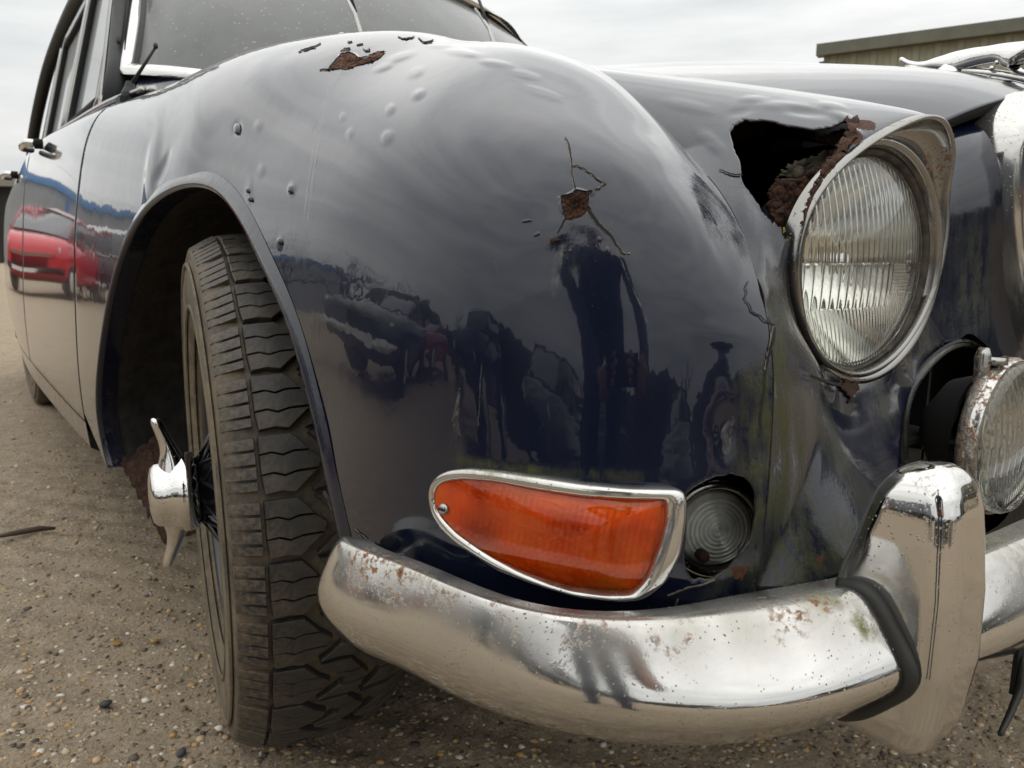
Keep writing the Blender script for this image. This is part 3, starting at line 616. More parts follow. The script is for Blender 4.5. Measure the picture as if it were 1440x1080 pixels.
def make_wheel(name, loc, steer=0, camber=0, full=True):
    wh = empty(name, loc, 0, car); wh.rotation_euler = (0, camber, steer)
    ty = mesh('tyre', *lathe(tyre_profile(), 160, 'X'), M['tyre'], wh); fixn(ty)
    # raised rings and moulded marks on the outer sidewall
    rv = []
    for r_, a_ in ((.300, -.0925), (.246, -.0920), (.224, -.0835)):
        rv.append(lathe([(r_+.0035, a_), (r_+.002, a_-.0022), (r_-.002, a_-.0022), (r_-.0035, a_)], 120, 'X'))
    mesh('sidewall_rib', *merge(*rv), M['tyre'], ty)
    if not full: M_r = M['chrome_dull']
    else: M_r = M['darkpaint']
    rim = mesh('rim', *lathe([(.217, .075), (.210, .076), (.204, .070), (.202, .055), (.180, .045), (.168, .030), (.164, -.02), (.168, -.045), (.186, -.052), (.200, -.058), (.203, -.070), (.209, -.078), (.218, -.077)], 96, 'X'), M_r, wh); fixn(rim)
    if not full:
        mesh('wheel_disc', *lathe([(.15, -.05), (.12, -.075), (.06, -.085), (.045, -.11), (.0, -.115)], 40, 'X'), M['chrome_dull'], wh); return wh
    # tread blocks: four rows round the tyre, one mesh per row and pitch
    NP = 33; pit = 2*math.pi/NP
    def radius(wd): a = abs(wd); return R0-.0055*(a/.07)**2-(max(0, a-.062)*.42)
    def block(polys, name_):
        V = []; Fc = []
        for poly in polys:
            poly = np.array(poly, float); c_ = poly.mean(0); n = len(poly); b = len(V)
            for lvl, (shr, dr) in enumerate([(1.0, -.012), (.975, -.0012), (.93, .0)]):
                for s_, wd in c_+(poly-c_)*shr:
                    r_ = radius(wd)+dr; th = s_*pit; V.append((-wd, -r_*math.sin(th), r_*math.cos(th)))
            r_ = radius(c_[1])+.0002; th = c_[0]*pit; V.append((-c_[1], -r_*math.sin(th), r_*math.cos(th)))
            for l_ in range(2):
                for i in range(n): j = (i+1) % n; Fc.append((b+l_*n+i, b+l_*n+j, b+(l_+1)*n+j, b+(l_+1)*n+i))
            for i in range(n): Fc.append((b+2*n+i, b+2*n+(i+1) % n, b+3*n))
        o = mesh(name_, V, Fc, M['tread'], wh, smooth=False); fixn(o); return o
    sh = 'tread_block'
    A = [[(a0, .0885), (a1, .0885), (a1+.01, .061), (a0+.01, .061)] for a0, a1 in ((.03, .21), (.25, .44), (.48, .67), (.71, .85))]
    B = [[(.02, .058), (.30, .058), (.28, .047), (.34, .037), (.29, .026), (.30, .012), (.16, .019), (.02, .027)],
         [(.322, .058), (.62, .058), (.60, .047), (.66, .037), (.61, .025), (.60, .003), (.46, .0), (.322, .011), (.312, .026), (.362, .037), (.302, .047)],
         [(.642, .058), (.93, .056), (.90, .041), (.945, .028), (.80, .018), (.625, .005), (.632, .025), (.682, .037), (.622, .047)]]
    C_ = [[(.02, .012), (.31, -.004), (.29, -.013), (.33, -.022), (.30, -.031), (.02, -.020)],
         [(.332, -.005), (.46, -.014), (.60, -.012), (.635, -.022), (.60, -.036), (.50, -.040), (.322, -.032), (.352, -.022), (.312, -.013)],
         [(.622, -.010), (.94, .013), (.90, -.004), (.94, -.021), (.72, -.034), (.622, -.037), (.657, -.022)]]
    D = [[(.05, -.033), (.30, -.044), (.49, -.053), (.47, -.066), (.50, -.0885), (.05, -.0885), (.09, -.066)], [(.515, -.053), (.70, -.047), (.93, -.035), (.90, -.060), (.93, -.0885), (.525, -.0885), (.495, -.066)]]
    rows = [block(q_, sh) for q_ in (A, B, C_, D)]
    for k, b in enumerate(rows):
        b.rotation_euler = (0, 0, 0)
        for i in range(1, NP):
            c_ = b.copy(); C.objects.link(c_); c_.parent = wh; c_.rotation_euler = (i*pit, 0, 0)
    # rim screws
    V, Fc = merge(*[lathe([(.0, -.0), (.0045, -.001), (.005, .004)], 8, 'X', (-.054, .182*math.cos(t), .182*math.sin(t))) for t in np.linspace(0, 2*math.pi, 36, endpoint=False)])
    mesh('spoke_nipple', V, Fc, M['darkpaint'], rim)
    hub = mesh('hub', *lathe([(.0, .06), (.055, .06), (.060, .02), (.050, -.01), (.036, -.055), (.033, -.100), (.040, -.108), (.040, -.118), (.0, -.12)], 48, 'X'), M['darkpaint'], wh); fixn(hub)
    sa = None
    for row, (hx, hr, rx, rr_, n_, off_) in enumerate([(-.098, .040, -.030, .168, 20, .30), (-.040, .047, .020, .166, 26, .34)]):
        proto = [None, None]
        for i in range(n_):
            sg = i % 2; 
            if proto[sg] is None:
                d = off_*(1 if sg else -1)*2.2
                o = mesh('spoke', *tube([(hx, 0, hr), (rx, -rr_*math.sin(d), rr_*math.cos(d))], .0028, 6), M['darkpaint'], wh); proto[sg] = o
            else: o = proto[sg].copy(); C.objects.link(o); o.parent = wh
            o.rotation_euler = (2*math.pi*i/n_, 0, 0)
    # two-eared knock-off nut
    nut = mesh('knock_off_nut', *lathe([(.048, -.100), (.052, -.103), (.053, -.116), (.050, -.125), (.045, -.130), (.043, -.139), (.041, -.148), (.036, -.153), (.022, -.156), (.0, -.157)], 64, 'X'), M['chrome_clean'], wh); fixn(nut); zer(nut)
    for sg in (1, -1):
        tl = rad(4)
        pts = [(-.124, 0, sg*.018), (-.125, 0, sg*.040), (-.127, 0, sg*.056), (-.132, 0, sg*.074), (-.138, 0, sg*.091), (-.141, 0, sg*.101), (-.142, 0, sg*.106)]
        wd = [(.034, .026), (.027, .019), (.018, .012), (.012, .0085), (.0105, .0075), (.009, .007), (.005, .004)]
        V = []; n = 14
        for (x, y, z), (a, b) in zip(pts, wd):
            for k in range(n): t = 2*math.pi*k/n; V.append((x+b*math.cos(t), y+a*math.sin(t), z))
        Fc = [(i*n+k, i*n+(k+1) % n, (i+1)*n+(k+1) % n, (i+1)*n+k) for i in range(len(pts)-1) for k in range(n)]+[tuple(range((len(pts)-1)*n, len(pts)*n))]
        e_ = mesh('ear', V, Fc, M['chrome_clean'], nut); fixn(e_); s_ = e_.modifiers.new('s', 'SUBSURF'); s_.levels = 2; s_.render_levels = 2; e_.rotation_euler = (tl, 0, 0); zer(e_)
    return wh
def zer(o, **k):
    n = len(o.data.vertices)
    for a in ('dust', 'moss', 'rust'):
        if a not in o.data.attributes: set_attr(o, a, np.full(n, k.get(a, 0.)))
fw = make_wheel('front_wheel', (-.700, 0, .367), rad(10) , 0)
fw.rotation_euler = (0, 0, rad(-11)); fw.scale = (1, .948, .948)
rwh = make_wheel('rear_wheel', (-.675, 2.66, .367), 0, 0, False)
rwh['label'] = 'rear wheel with plain disc'

# ---------------------------------------------- bumper
def zcurve(pts, Z): return np.array([at(x, y, Z=Z) for x, y in pts])
BT = zcurve([(500, 765), (560, 790), (650, 828), (750, 858), (850, 868), (950, 862), (1050, 845), (1170, 824)], .470)
BCr = zcurve([(450, 835), (560, 893), (700, 955), (840, 990), (1000, 1000), (1150, 984), (1280, 945)], .432)
BB = zcurve([(478, 878), (560, 938), (650, 983), (750, 1018), (850, 1040), (950, 1048), (1050, 1043), (1150, 1018), (1240, 985)], .388)
# extend each curve: round the end tip, then across the front to the far side
cx_ext = lambda Z, y0: [(-.50, y0-.004, Z), (-.36, y0-.012, Z), (-.18, y0-.02, Z), (0, y0-.024, Z)]
def full(cur, Z, y0, tip): return np.concatenate([np.array(tip), cur, np.array(cx_ext(Z, y0))])
TIP = np.array([-.805, -.448, .440])
def resamp(c_, n):
    c_ = np.asarray(c_); d = np.concatenate([[0], np.cumsum(np.linalg.norm(np.diff(c_, axis=0), axis=1))]); return nspline(c_, np.linspace(0, d[-1], n), d)
NBm = 200
cT = resamp(full(BT, .470, -.765, [(-.806, -.470, .466)]), NBm); cC = resamp(full(BCr, .432, -.800, [(-.832, -.455, .438)]), NBm); cB = resamp(full(BB, .388, -.778, [(-.812, -.440, .412)]), NBm)
sec = []
tt = np.linspace(0, 1, NBm)
for i in range(NBm):
    T, K, B = cT[i], cC[i], cB[i]; inn = np.array([.0, 0, 0]); up = np.array([0, 0, 1.])
    tg_ = cC[min(i+1, NBm-1)]-cC[max(i-1, 0)]; tg_ /= np.linalg.norm(tg_); o_ = np.array([tg_[1], -tg_[0], 0]); o_ /= np.linalg.norm(o_)
    if o_@(K-np.array([0, 0, .43])) < 0: o_ = -o_
    TM = T*.62+K*.38; TM[2] = T[2]-.0010; T2 = T-o_*.015+up*-.0035; TQ = TM*.46+K*.54+o_*.0012+up*.0012
    BM = B*.5+K*.5+o_*.006; B2 = B-o_*.03+up*.002
    row = [T2, T, TM, TQ, K, BM, B, B2]
    e_ = min(1, (tt[i]/.028)); k_ = math.sqrt(max(0, 1-(1-e_)**2)) if e_ < 1 else 1
    cc = np.array([-.80, -.462, .436])
    row = [cc+(p-cc)*(.02+.98*k_) if k_ < 1 else p for p in row]; sec.append(row)
sec = np.array(sec)
full_sec = np.concatenate([sec, (sec*np.array([-1, 1, 1]))[::-1][1:]])
q_ = nspline(full_sec.transpose(1, 0, 2), np.interp(np.linspace(0, 7, 44), range(8), [0, .7, 1.5, 2.2, 2.7, 3.4, 4.1, 5]), [0, .7, 1.5, 2.2, 2.7, 3.4, 4.1, 5]).transpose(1, 0, 2)
bump_ = mesh('front_bumper', q_.reshape(-1, 3), grid_faces(len(q_), 44), M['chrome'], car); fixn(bump_)
BUMP_BVH = BVHTree.FromObject(bump_, bpy.context.evaluated_depsgraph_get())
def bp(x, y):
    h, n = hit(BUMP_BVH, x, y); return np.array(h) if h else at(x, y, Z=.45)
P = verts(bump_)
set_attr(bump_, 'rust', splat(P, [(bp(515, 785), .026, .72), (bp(560, 805), .026, .66), (bp(620, 830), .022, .5), (bp(700, 865), .03, .40), (bp(820, 885), .03, .42), (bp(950, 885), .035, .38), (bp(1100, 860), .03, .50), (bp(1150, 845), .02, .52)]))
set_attr(bump_, 'dust', splat(P, [(bp(x, y), .028, .8) for x, y in ((500, 785), (560, 805), (640, 840), (740, 872), (850, 885), (950, 880), (1050, 866), (1150, 850))]+[((-.45, -.77, .47), .07, .7)]))
set_attr(bump_, 'moss', splat(P, [(bp(1215, 880), .008, 1.2), (bp(1160, 840), .012, .7), ((-.46, -.765, .472), .03, .6), (bp(600, 810), .01, .5)]))
# overrider: stacked rounded sections
OV = [(.3660, -.588, -.757, -.566, -.776, .006), (.3680, -.595, -.750, -.560, -.783, .009), (.3720, -.602, -.743, -.556, -.791, .012), (.378, -.606, -.737, -.553, -.797, .014), (.392, -.609, -.730, -.551, -.802, .014), (.43, -.610, -.728, -.551, -.807, .013), (.475, -.607, -.735, -.551, -.806, .013), (.505, -.6045, -.743, -.552, -.803, .013), (.522, -.6025, -.748, -.553, -.801, .013),
      (.532, -.6005, -.751, -.554, -.798, .013), (.539, -.5975, -.755, -.556, -.795, .013), (.5435, -.5935, -.7585, -.559, -.791, .012), (.5465, -.588, -.763, -.563, -.786, .010), (.5480, -.582, -.768, -.568, -.781, .005)]
def rrect(hx, hy, r, n=64):
    q = []
    for cx_, cy_, a0 in ((hx-r, hy-r, 0), (-hx+r, hy-r, 90), (-hx+r, -hy+r, 180), (hx-r, -hy+r, 270)):
        for k in range(7): a = rad(a0+15*k); q.append((cx_+r*math.cos(a), cy_+r*math.sin(a)))
    q = np.array(q); Q = np.concatenate([q, q[:1]]); d = np.concatenate([[0], np.cumsum(np.linalg.norm(np.diff(Q, axis=0), axis=1))]); s_ = np.linspace(0, d[-1], n, endpoint=False); return np.stack([np.interp(s_, d, Q[:, 0]), np.interp(s_, d, Q[:, 1])], -1)
V = []
for z, x0, y1, x1, y0, r_ in OV:
    for a, b in rrect((x1-x0)/2, (y1-y0)/2, r_): V.append(((x0+x1)/2+a, (y0+y1)/2+b, z-.10*b*(1 if z > .5 else 0)))
g_ = np.array(V).reshape(len(OV), 64, 3); zz_ = np.array([o_[0] for o_ in OV]); tk = np.concatenate([[0], np.cumsum(np.linalg.norm(np.diff(np.array([(o_[0], o_[1]*1.) for o_ in OV]), axis=0), axis=1))]); tqv = np.linspace(0, tk[-1], 90)
g_ = np.stack([np.stack([np.interp(tqv, tk, g_[:, k, a]) for a in range(3)], -1) for k in range(64)], 1).reshape(-1, 3)
Fc = [(i*64+k, i*64+(k+1) % 64, (i+1)*64+(k+1) % 64, (i+1)*64+k) for i in range(89) for k in range(64)]+[tuple(range(64)), tuple(range(89*64, 90*64))]
ovr = mesh('overrider', g_, Fc, M['chrome'], bump_); fixn(ovr); P = verts(ovr)
set_attr(ovr, 'rust', splat(P, [((-.60, -.78, .55), .02, .55), ((-.60, -.76, .44), .03, .4)])); set_attr(ovr, 'dust', splat(P, [((-.606, -.75, .46), .03, .45)])); set_attr(ovr, 'moss', np.zeros(len(P)))
o2 = ovr.copy(); C.objects.link(o2); o2.parent = bump_; o2.scale = (-1, 1, 1)
# rubber between overrider and bumper: runs round the bumper's own section
i0 = int(np.abs(q_[:len(q_)//2, 22, 0]+.606).argmin()); gp = [np.array([np.interp(-.6125, q_[40:190, k, 0], q_[40:190, k, a]) for a in range(3)]) for k in range(5, 44)]; gp = [g if True else g for g in (np.array(gp)+[0, -.0015, 0])]
mesh('rubber_gasket', *tube(gp, .0045, 8), M['rubber'], bump_)

# ---------------------------------------------- headlamp
def pour(name, loops, m, parent, cap=False, smooth=True):
    """loft closed loops (each n x 3)"""
    n = len(loops[0]); V = np.concatenate(loops); Fc = [(i*n+k, i*n+(k+1) % n, (i+1)*n+(k+1) % n, (i+1)*n+k) for i in range(len(loops)-1) for k in range(n)]
    if cap: Fc.append(tuple(range((len(loops)-1)*n, len(loops)*n)))
    return fixn(mesh(name, V, Fc, m, parent, smooth))
def circ(c, r, y, n=160, rz=None): t = np.linspace(0, 2*math.pi, n, endpoint=False); return np.stack([c[0]-r*np.cos(t), np.full(n, y), c[2]+(rz or r)*np.sin(t)], -1)
NR = 160
rimc = cspline(RIM, NR)
# start angle of the ring points matches circ(): both start on the left and run over the top
GC = np.array([-.4465, 0, .661]); d = rimc-GC; ang = np.arctan2(d[:, 2], -d[:, 0])
def ring_at(r, y, c=GC): return np.stack([c[0]-r*np.cos(ang), (y-(c[0]-r*np.cos(ang)-c[0])*.07), c[2]+r*np.sin(ang)], -1)
def shr(k, dy): q = GC*[1, 0, 1]+(rimc-GC*[1, 0, 1])*[k, 0, k]; q[:, 1] = rimc[:, 1]+dy; return q
lamp = pour('headlamp', [shr(1.006, .006), shr(1.006, -.002), shr(.996, -.008), shr(.980, -.009), shr(.962, -.006), shr(.955, 0), shr(.955, .003)*.5+ring_at(.0965, -.656)*.5+[0, .002, 0], ring_at(.0965, -.657), ring_at(.0950, -.6615), ring_at(.0915, -.6625), ring_at(.0885, -.659), ring_at(.0870, -.652)], M['chrome_dull'], car); zer(lamp)
lamp.data.materials[0] = chrome_mat('tarnished_lamp_rim', .34, .16, 1, .9)
P = verts(lamp); lamp.data.attributes['dust'].data.foreach_set('value', np.clip(.12+.3*vnoise(P, 8, 2), 0, 1).astype(np.float32)); lamp.data.attributes['rust'].data.foreach_set('value', splat(P, [((-.45, -.66, .765), .03, .5), ((-.36, -.66, .74), .04, .45), ((-.47, -.66, .57), .03, .45)]).astype(np.float32))
pour('seat_ring', [ring_at(.0872, -.654), ring_at(.085, -.655), ring_at(.0825, -.651), ring_at(.081, -.642)], simple('grimy_rubber', (.055, .048, .035), .8, nscale=120, var=.7, bump=.5), lamp)
ref = pour('reflector', [ring_at(r_, -.645+.080*(1-(r_/.083)**2)) for r_ in np.linspace(.083, .004, 26)], None, lamp, cap=True)
q = NM('silvered_reflector'); q.set(base=(.80, .80, .77), metal=1., rough=.06, normal=q.bump(q.noise(30, 3), .08, .002)); ref.data.materials.append(q.m)
mesh('bulb_shield', *merge(lathe([(.0, -.628), (.010, -.626), (.013, -.615), (.013, -.600)], 24, 'Y', (GC[0], 0, GC[2])), tube([(GC[0]-.012, -.61, GC[2]), (GC[0]-.02, -.585, GC[2]-.01)], .0015)), M['chrome_clean'], lamp)
zer(bpy.data.objects['bulb_shield'])
# fluted glass: real ribs in the relief of the inner face, smooth dome outside
def lens(name, c, r, y, dome, m, parent, pitch, amp, bands=None, n=220, x0=-1, tilt=0.):
    """disc in the X/Z plane facing -Y; ribs run up the disc"""
    g = np.linspace(-1, 1, n); V = []; idx = {}; Fc = []
    for i, a in enumerate(g):
        for k, b in enumerate(g):
            # square to disc
            u = a*math.sqrt(1-b*b/2); v = b*math.sqrt(1-a*a/2); rr2 = u*u+v*v
            h = dome*(1-rr2)
            V.append((c[0]+u*r, y-h, c[2]+v*r))
    Vb = []
    for j, (a, _, v) in enumerate(V):
        u = (a-c[0])/r; w_ = (v-c[2])/r; hh = dome*(1-u*u-w_*w_)
        if w_ > .0: rib = abs(math.sin(math.pi*(u+.04*w_*w_)*r/pitch))
        elif w_ > -.42 and u < .25: rib = abs(math.sin(math.pi*(u-.10*w_*w_)*r/(pitch*1.3)))
        elif w_ > -.30: rib = .5*abs(math.sin(math.pi*w_*r/(pitch*.45)))
        else: rib = abs(math.sin(math.pi*(u+.5*w_)*r/(pitch*.62)))
        Vb.append((a, y-hh+.0028-amp*rib*min(1, (1-(u*u+w_*w_))*12), v))
    V = [(a, b-(a-c[0])*tilt, v) for a, b, v in V]; Vb = [(a, b-(a-c[0])*tilt, v) for a, b, v in Vb]
    nn_ = n*n; Fa = grid_faces(n, n); Fb = [tuple(nn_+i for i in f[::-1]) for f in Fa]
    rimf = []
    loop_ = [i*n for i in range(n)]+[(n-1)*n+k for k in range(1, n)]+[i*n+n-1 for i in range(n-2, -1, -1)]+[k for k in range(n-2, 0, -1)]
    for a, b in zip(loop_, loop_[1:]+loop_[:1]): rimf.append((a, b, nn_+b, nn_+a))
    return fixn(mesh(name, V+Vb, Fa+Fb+rimf, m, parent))
M['lampglass'] = glass_mat('lamp_glass', (.97, .98, .95), .0, 1.45, film=.16)
lens('glass', (GC[0], 0, GC[2]), .0818, -.651, .014, M['lampglass'], lamp, .0062, .0011, tilt=.07)
# closed dark bowl and inner wing behind the lamp, seen through the rust hole
pour('lamp_bowl', [ring_at(.090, -.648), ring_at(.080, -.63), ring_at(.070, -.60), ring_at(.05, -.57), ring_at(.01, -.565)], M['black'], lamp, cap=True)
mesh('inner_wing', *merge(box(-.66, -.25, -.42, -.415, .40, .80), box(-.25, -.245, -.62, -.40, .40, .78), box(-.60, -.25, -.42, .5, .70, .705), box(-.62, -.30, -.66, -.42, .50, .505)), M['black'], car, smooth=False)
# corroded lamp housing: crusty shells and flakes round the bowl inside the hole
def crust(name, pxpoly, depthfn, m, parent, n=60, amp=.003, seed=1, thick=.0025, ja=1.5, fr=30):
    poly = jag(pxpoly, 120, ja, seed); x0, y0 = poly.min(0); x1, y1 = poly.max(0); nx = max(6, int((x1-x0)/1.6)); ny = max(6, int((y1-y0)/1.6))
    gx, gy = np.meshgrid(np.linspace(x0, x1, nx), np.linspace(y0, y1, ny), indexing='ij'); pp = np.stack([gx.ravel(), gy.ravel()], -1); ok = inpoly(pp, poly)
    base = np.array([depthfn(x, y) for x, y in pp]); v = np.stack([base, base, base], 0)[0]
    toc = CAM-base; toc /= np.linalg.norm(toc, axis=1)[:, None]
    hgt = amp*(vnoise(base, fr, seed)+.6*vnoise(base, fr*2.7, seed+1)+.3*vnoise(base, fr*7, seed+2)); V = base+toc*hgt[:, None]
    Fc = [f for f in grid_faces(nx, ny) if all(ok[i] for i in f)]
    used = sorted({i for f in Fc for i in f}); mp_ = {o: k for k, o in enumerate(used)}
    o = mesh(name, V[used], [tuple(mp_[i] for i in f) for f in Fc], m, parent); s = o.modifiers.new('s', 'SOLIDIFY'); s.thickness = thick; return o
lampc = LC+[0, 0, 0]
crust('rust_flake', [(1090, 250), (1105, 235), (1120, 225), (1150, 215), (1175, 208), (1190, 195), (1205, 185), (1160, 260), (1130, 250), (1115, 256), (1100, 250)], lambda x, y: at(x, y, Y=-.600-.0006*(x-1090)*.5), simple('pale_crust', (.10, .085, .06), .9, nscale=90, var=.5, bump=1, bd=.003), lamp, seed=5)
crust('rust_shell', [(1076, 292), (1082, 262), (1092, 250), (1120, 252), (1150, 235), (1175, 210), (1200, 178), (1215, 190), (1185, 232), (1160, 262), (1146, 290), (1136, 318), (1124, 345), (1100, 332), (1086, 312)], lambda x, y: at(x, y, Y=-.625-.0005*(x-1090)*.5), M['rust'], lamp, seed=8, amp=.004)
crust('rust_flake', [(1142, 192), (1160, 188), (1182, 182), (1198, 176), (1206, 186), (1196, 200), (1178, 206), (1160, 202), (1150, 200)], lambda x, y: at(x, y, Y=-.612-.0004*(x-1140)), M['rust'], lamp, seed=9, amp=.003)
crust('rust_flake', [(1026, 178), (1040, 170), (1072, 172), (1076, 184), (1066, 196), (1046, 194), (1036, 200), (1030, 196)], lambda x, y: at(x, y, Y=-.535), M['rust'], nose, seed=10, amp=.002)
crust('rusty_edge', [(1186, 172), (1194, 164), (1204, 168), (1212, 178), (1206, 196), (1188, 214), (1176, 236), (1160, 256), (1150, 270), (1142, 290), (1134, 312), (1126, 330), (1122, 328), (1130, 296), (1140, 268), (1152, 246), (1166, 224), (1180, 200), (1192, 184)], lambda x, y: (npnt(x, y)+np.array([-.0012, -.0012, .0005])), M['rust'], nose, seed=12, amp=.0010, thick=.001, ja=2.5, fr=60)
crust('dry_leaf', [(1100, 320), (1104, 318), (1107, 326), (1116, 326), (1122, 318), (1124, 324), (1116, 333), (1104, 334), (1100, 328)], lambda x, y: at(x, y, Y=-.648), simple('yellow_leaf', (.45, .38, .03), .6, nscale=80, var=.3), nose, seed=13, amp=.0004, thick=.0004, ja=.4)
bpy.data.objects['dry_leaf'].name = 'yellow_sealant'

# ---------------------------------------------- patches and ribbons that follow the skin
def on(bvh, x, y, off=0.):
    h, n = hit(bvh, x, y)
    if h is None: h, n = hit(NOSE_BVH if bvh is WING_BVH else WING_BVH, x, y)
    if h is None: h, n = hit(NOSE_BVH, x-12, y)
    if h is None: return at(x, y, Y=-.68)
    return np.array(h)+np.array(n)*off
def ribbon(name, pts, wpx, m, parent, bvh=None, off=.0004, n=None, jitter=.0, seed=0, h=.0):
    bvh = bvh or WING_BVH; pts = np.array(pts, float); k = n or max(8, len(pts)*4); s = np.linspace(0, len(pts)-1, k)
    c_ = np.stack([np.interp(s, range(len(pts)), pts[:, 0]), np.interp(s, range(len(pts)), pts[:, 1])], -1); rs = np.random.RandomState(seed); c_ = c_+rs.normal(size=c_.shape)*jitter
    t = np.gradient(c_, axis=0); t /= np.linalg.norm(t, axis=1)[:, None]+1e-9; nn_ = np.stack([-t[:, 1], t[:, 0]], -1)
    w_ = (wpx if not hasattr(wpx, '__len__') else np.interp(s, np.linspace(0, len(pts)-1, len(wpx)), wpx)); w_ = w_*np.ones(k); V = []
    for i in range(k):
        for a, hh in ((-.5, 0), (-.15, h), (.15, h), (.5, 0)): q = c_[i]+nn_[i]*a*w_[i]; V.append(on(bvh, q[0], q[1], off+hh))
    return mesh(name, V, grid_faces(k, 4), m, parent)
def disc(name, poly, rings, m, parent, bvh=None, n=72, ja=0., seed=0, smoothc=True, centre=None):
    """closed outline in picture space laid on the skin, rings = (scale, offset)"""
    bvh = bvh or WING_BVH; poly = np.array(poly, float); q = cspline(poly, n) if smoothc else jag(poly, n, 0); q = q+np.random.RandomState(seed).normal(size=q.shape)*ja
    c_ = np.array(centre) if centre is not None else q.mean(0); rr_ = np.random.RandomState(seed+77)
    if ja: rings = [rings[0]]+[(s_, .0004+.0011*(.5+.5*math.sin(k_*2.1))) for k_, s_ in enumerate(np.linspace(.95, .08, 9))]
    L_ = [np.array([on(bvh, *(c_+(p-c_)*s_), off=max(.0002, o_+(rr_.normal()*.0005 if ja and i_ else 0))) for p in q]) for i_, (s_, o_) in enumerate(rings)]
    return pour(name, L_, m, parent, cap=True)
M['crackdark'] = simple('crack_shadow', (.004, .003, .003), .9)
M['peel'] = simple('bare_paint_edge', (.20, .17, .13), .7, nscale=300, var=.5)
M['scuff'] = NM('chalky_scuff'); q = M['scuff']; nn0 = q.noise(120, 4, .7); q.set(base=(.22, .22, .21), rough=.7, alpha=q.ramp(nn0, [(.42, 0.), (.75, .55)])); M['scuff'] = q.m
q = NM('faint_scuff'); q.set(base=(.55, .56, .57), rough=.6, alpha=q.ramp(q.noise(60, 4, .7), [(.35, .06), (.8, .40)])); M['faint'] = q.m
def crack(pts, w_, parent=None, bvh=None, seed=0, edge=True):
    parent = parent or wing
    if edge: ribbon('peeled_edge', np.array(pts, float)+[-.5, -.5], [x+1.0 for x in (w_ if hasattr(w_, '__len__') else [w_, w_])], M['peel'], parent, bvh, .0004, jitter=.5, seed=seed+9)
    ribbon('crack', pts, w_, M['crackdark'], parent, bvh, .0009, jitter=.45, seed=seed)
PX = lambda x, y: (700+x/3.6, 100+y/3.6)
crack([PX(*p) for p in ((340, 340), (358, 375), (368, 420), (375, 475), (378, 530), (388, 575), (398, 610))], [1.0, 2.2, 1.6, 1.4, 2.2], seed=1)
crack([PX(*p) for p in ((378, 480), (420, 490), (460, 515), (500, 545), (545, 575))], [1.2, 1.8, 1.2], seed=2)
crack([PX(*p) for p in ((548, 572), (515, 595), (480, 612))], [1.0, 2.0], seed=3)
crack([PX(*p) for p in ((342, 750), (322, 790), (303, 825))], [2.4, 1.4], seed=4)
crack([PX(*p) for p in ((455, 705), (480, 735), (510, 775), (545, 812), (572, 830), (600, 880), (625, 915), (645, 930), (672, 926))], [5.5, 4.5, 3.2, 2.0, 1.2], seed=5)
disc('rust_patch', [PX(*p) for p in ((320, 635), (345, 632), (375, 622), (398, 600), (430, 612), (485, 612), (465, 640), (462, 690), (440, 725), (400, 745), (345, 758), (330, 720), (322, 680))], [(1.0, .0002), (.93, .0009), (.6, .0012), (.2, .0010)], M['rust'], wing, n=90, ja=.4, smoothc=False)
crack([PX(*p) for p in ((320, 637), (348, 637), (378, 626), (400, 606), (432, 616), (482, 616), (466, 642), (463, 688))], [2.5, 3.0, 3.2, 1.5], seed=6, edge=False)
crack([PX(*p) for p in ((345, 685), (375, 672), (392, 650), (388, 635))], [1, 1.6], seed=7, edge=False)
disc('blister_spot', [PX(*p) for p in ((262, 860), (285, 845), (325, 852), (318, 866), (290, 868), (268, 884))], [(1., .0003), (.6, .0014)], M['rust_dark'], wing, n=24)
for (x, y, rx, ry, a) in ((515, 852, 12, 16, 0), (556, 908, 16, 22, -20), (368, 912, 8, 14, 20), (338, 914, 6, 8, 0), (497, 893, 5, 6, 0), (148, 760, 30, 9, -8), (200, 828, 26, 14, -25), (495, 966, 5, 4, 0)):
    disc('paint_blister', [PX(x+rx*math.cos(t)*math.cos(rad(a))-ry*math.sin(t)*math.sin(rad(a)), y+rx*math.cos(t)*math.sin(rad(a))+ry*math.sin(t)*math.cos(rad(a))) for t in np.linspace(0, 2*math.pi, 9)[:-1]], [(1., .0), (.7, .0009), (.3, .0012)], M['paint'], wing, n=20)
# rust patch and lifted paint on the crown of the wing
PC = lambda x, y: (420+x/3.79, 20+y/3.79)
disc('rust_patch', [PC(*p) for p in ((160, 298), (185, 262), (225, 218), (270, 205), (300, 218), (325, 238), (345, 246), (380, 225), (420, 210), (455, 203), (440, 228), (400, 250), (340, 266), (290, 282), (250, 298), (200, 292))], [(1.0, .0004), (.9, .0009), (.5, .0010), (.2, .001)], M['rust_bright'], wing, n=100, ja=.3, smoothc=False, centre=PC(270, 255))
crack([PC(*p) for p in ((115, 300), (160, 296), (190, 260), (225, 220))], [1.2, 2.4, 2.4], seed=21)
for i, pts in enumerate([((0, 205), (30, 190), (70, 178), (120, 160)), ((30, 200), (60, 185), (90, 180)), ((225, 200), (250, 185), (275, 182), (265, 195), (240, 202)), ((345, 188), (360, 200), (378, 196), (380, 184)), ((530, 124), (560, 134), (595, 130), (620, 122)), ((640, 130), (665, 152), (690, 150), (720, 140)), ((262, 155), (290, 148)), ((310, 168), (345, 160)), ((395, 212), (425, 206), (455, 203))]):
    crack([PC(*p) for p in pts], [.6, 1.6, .7], seed=30+i)
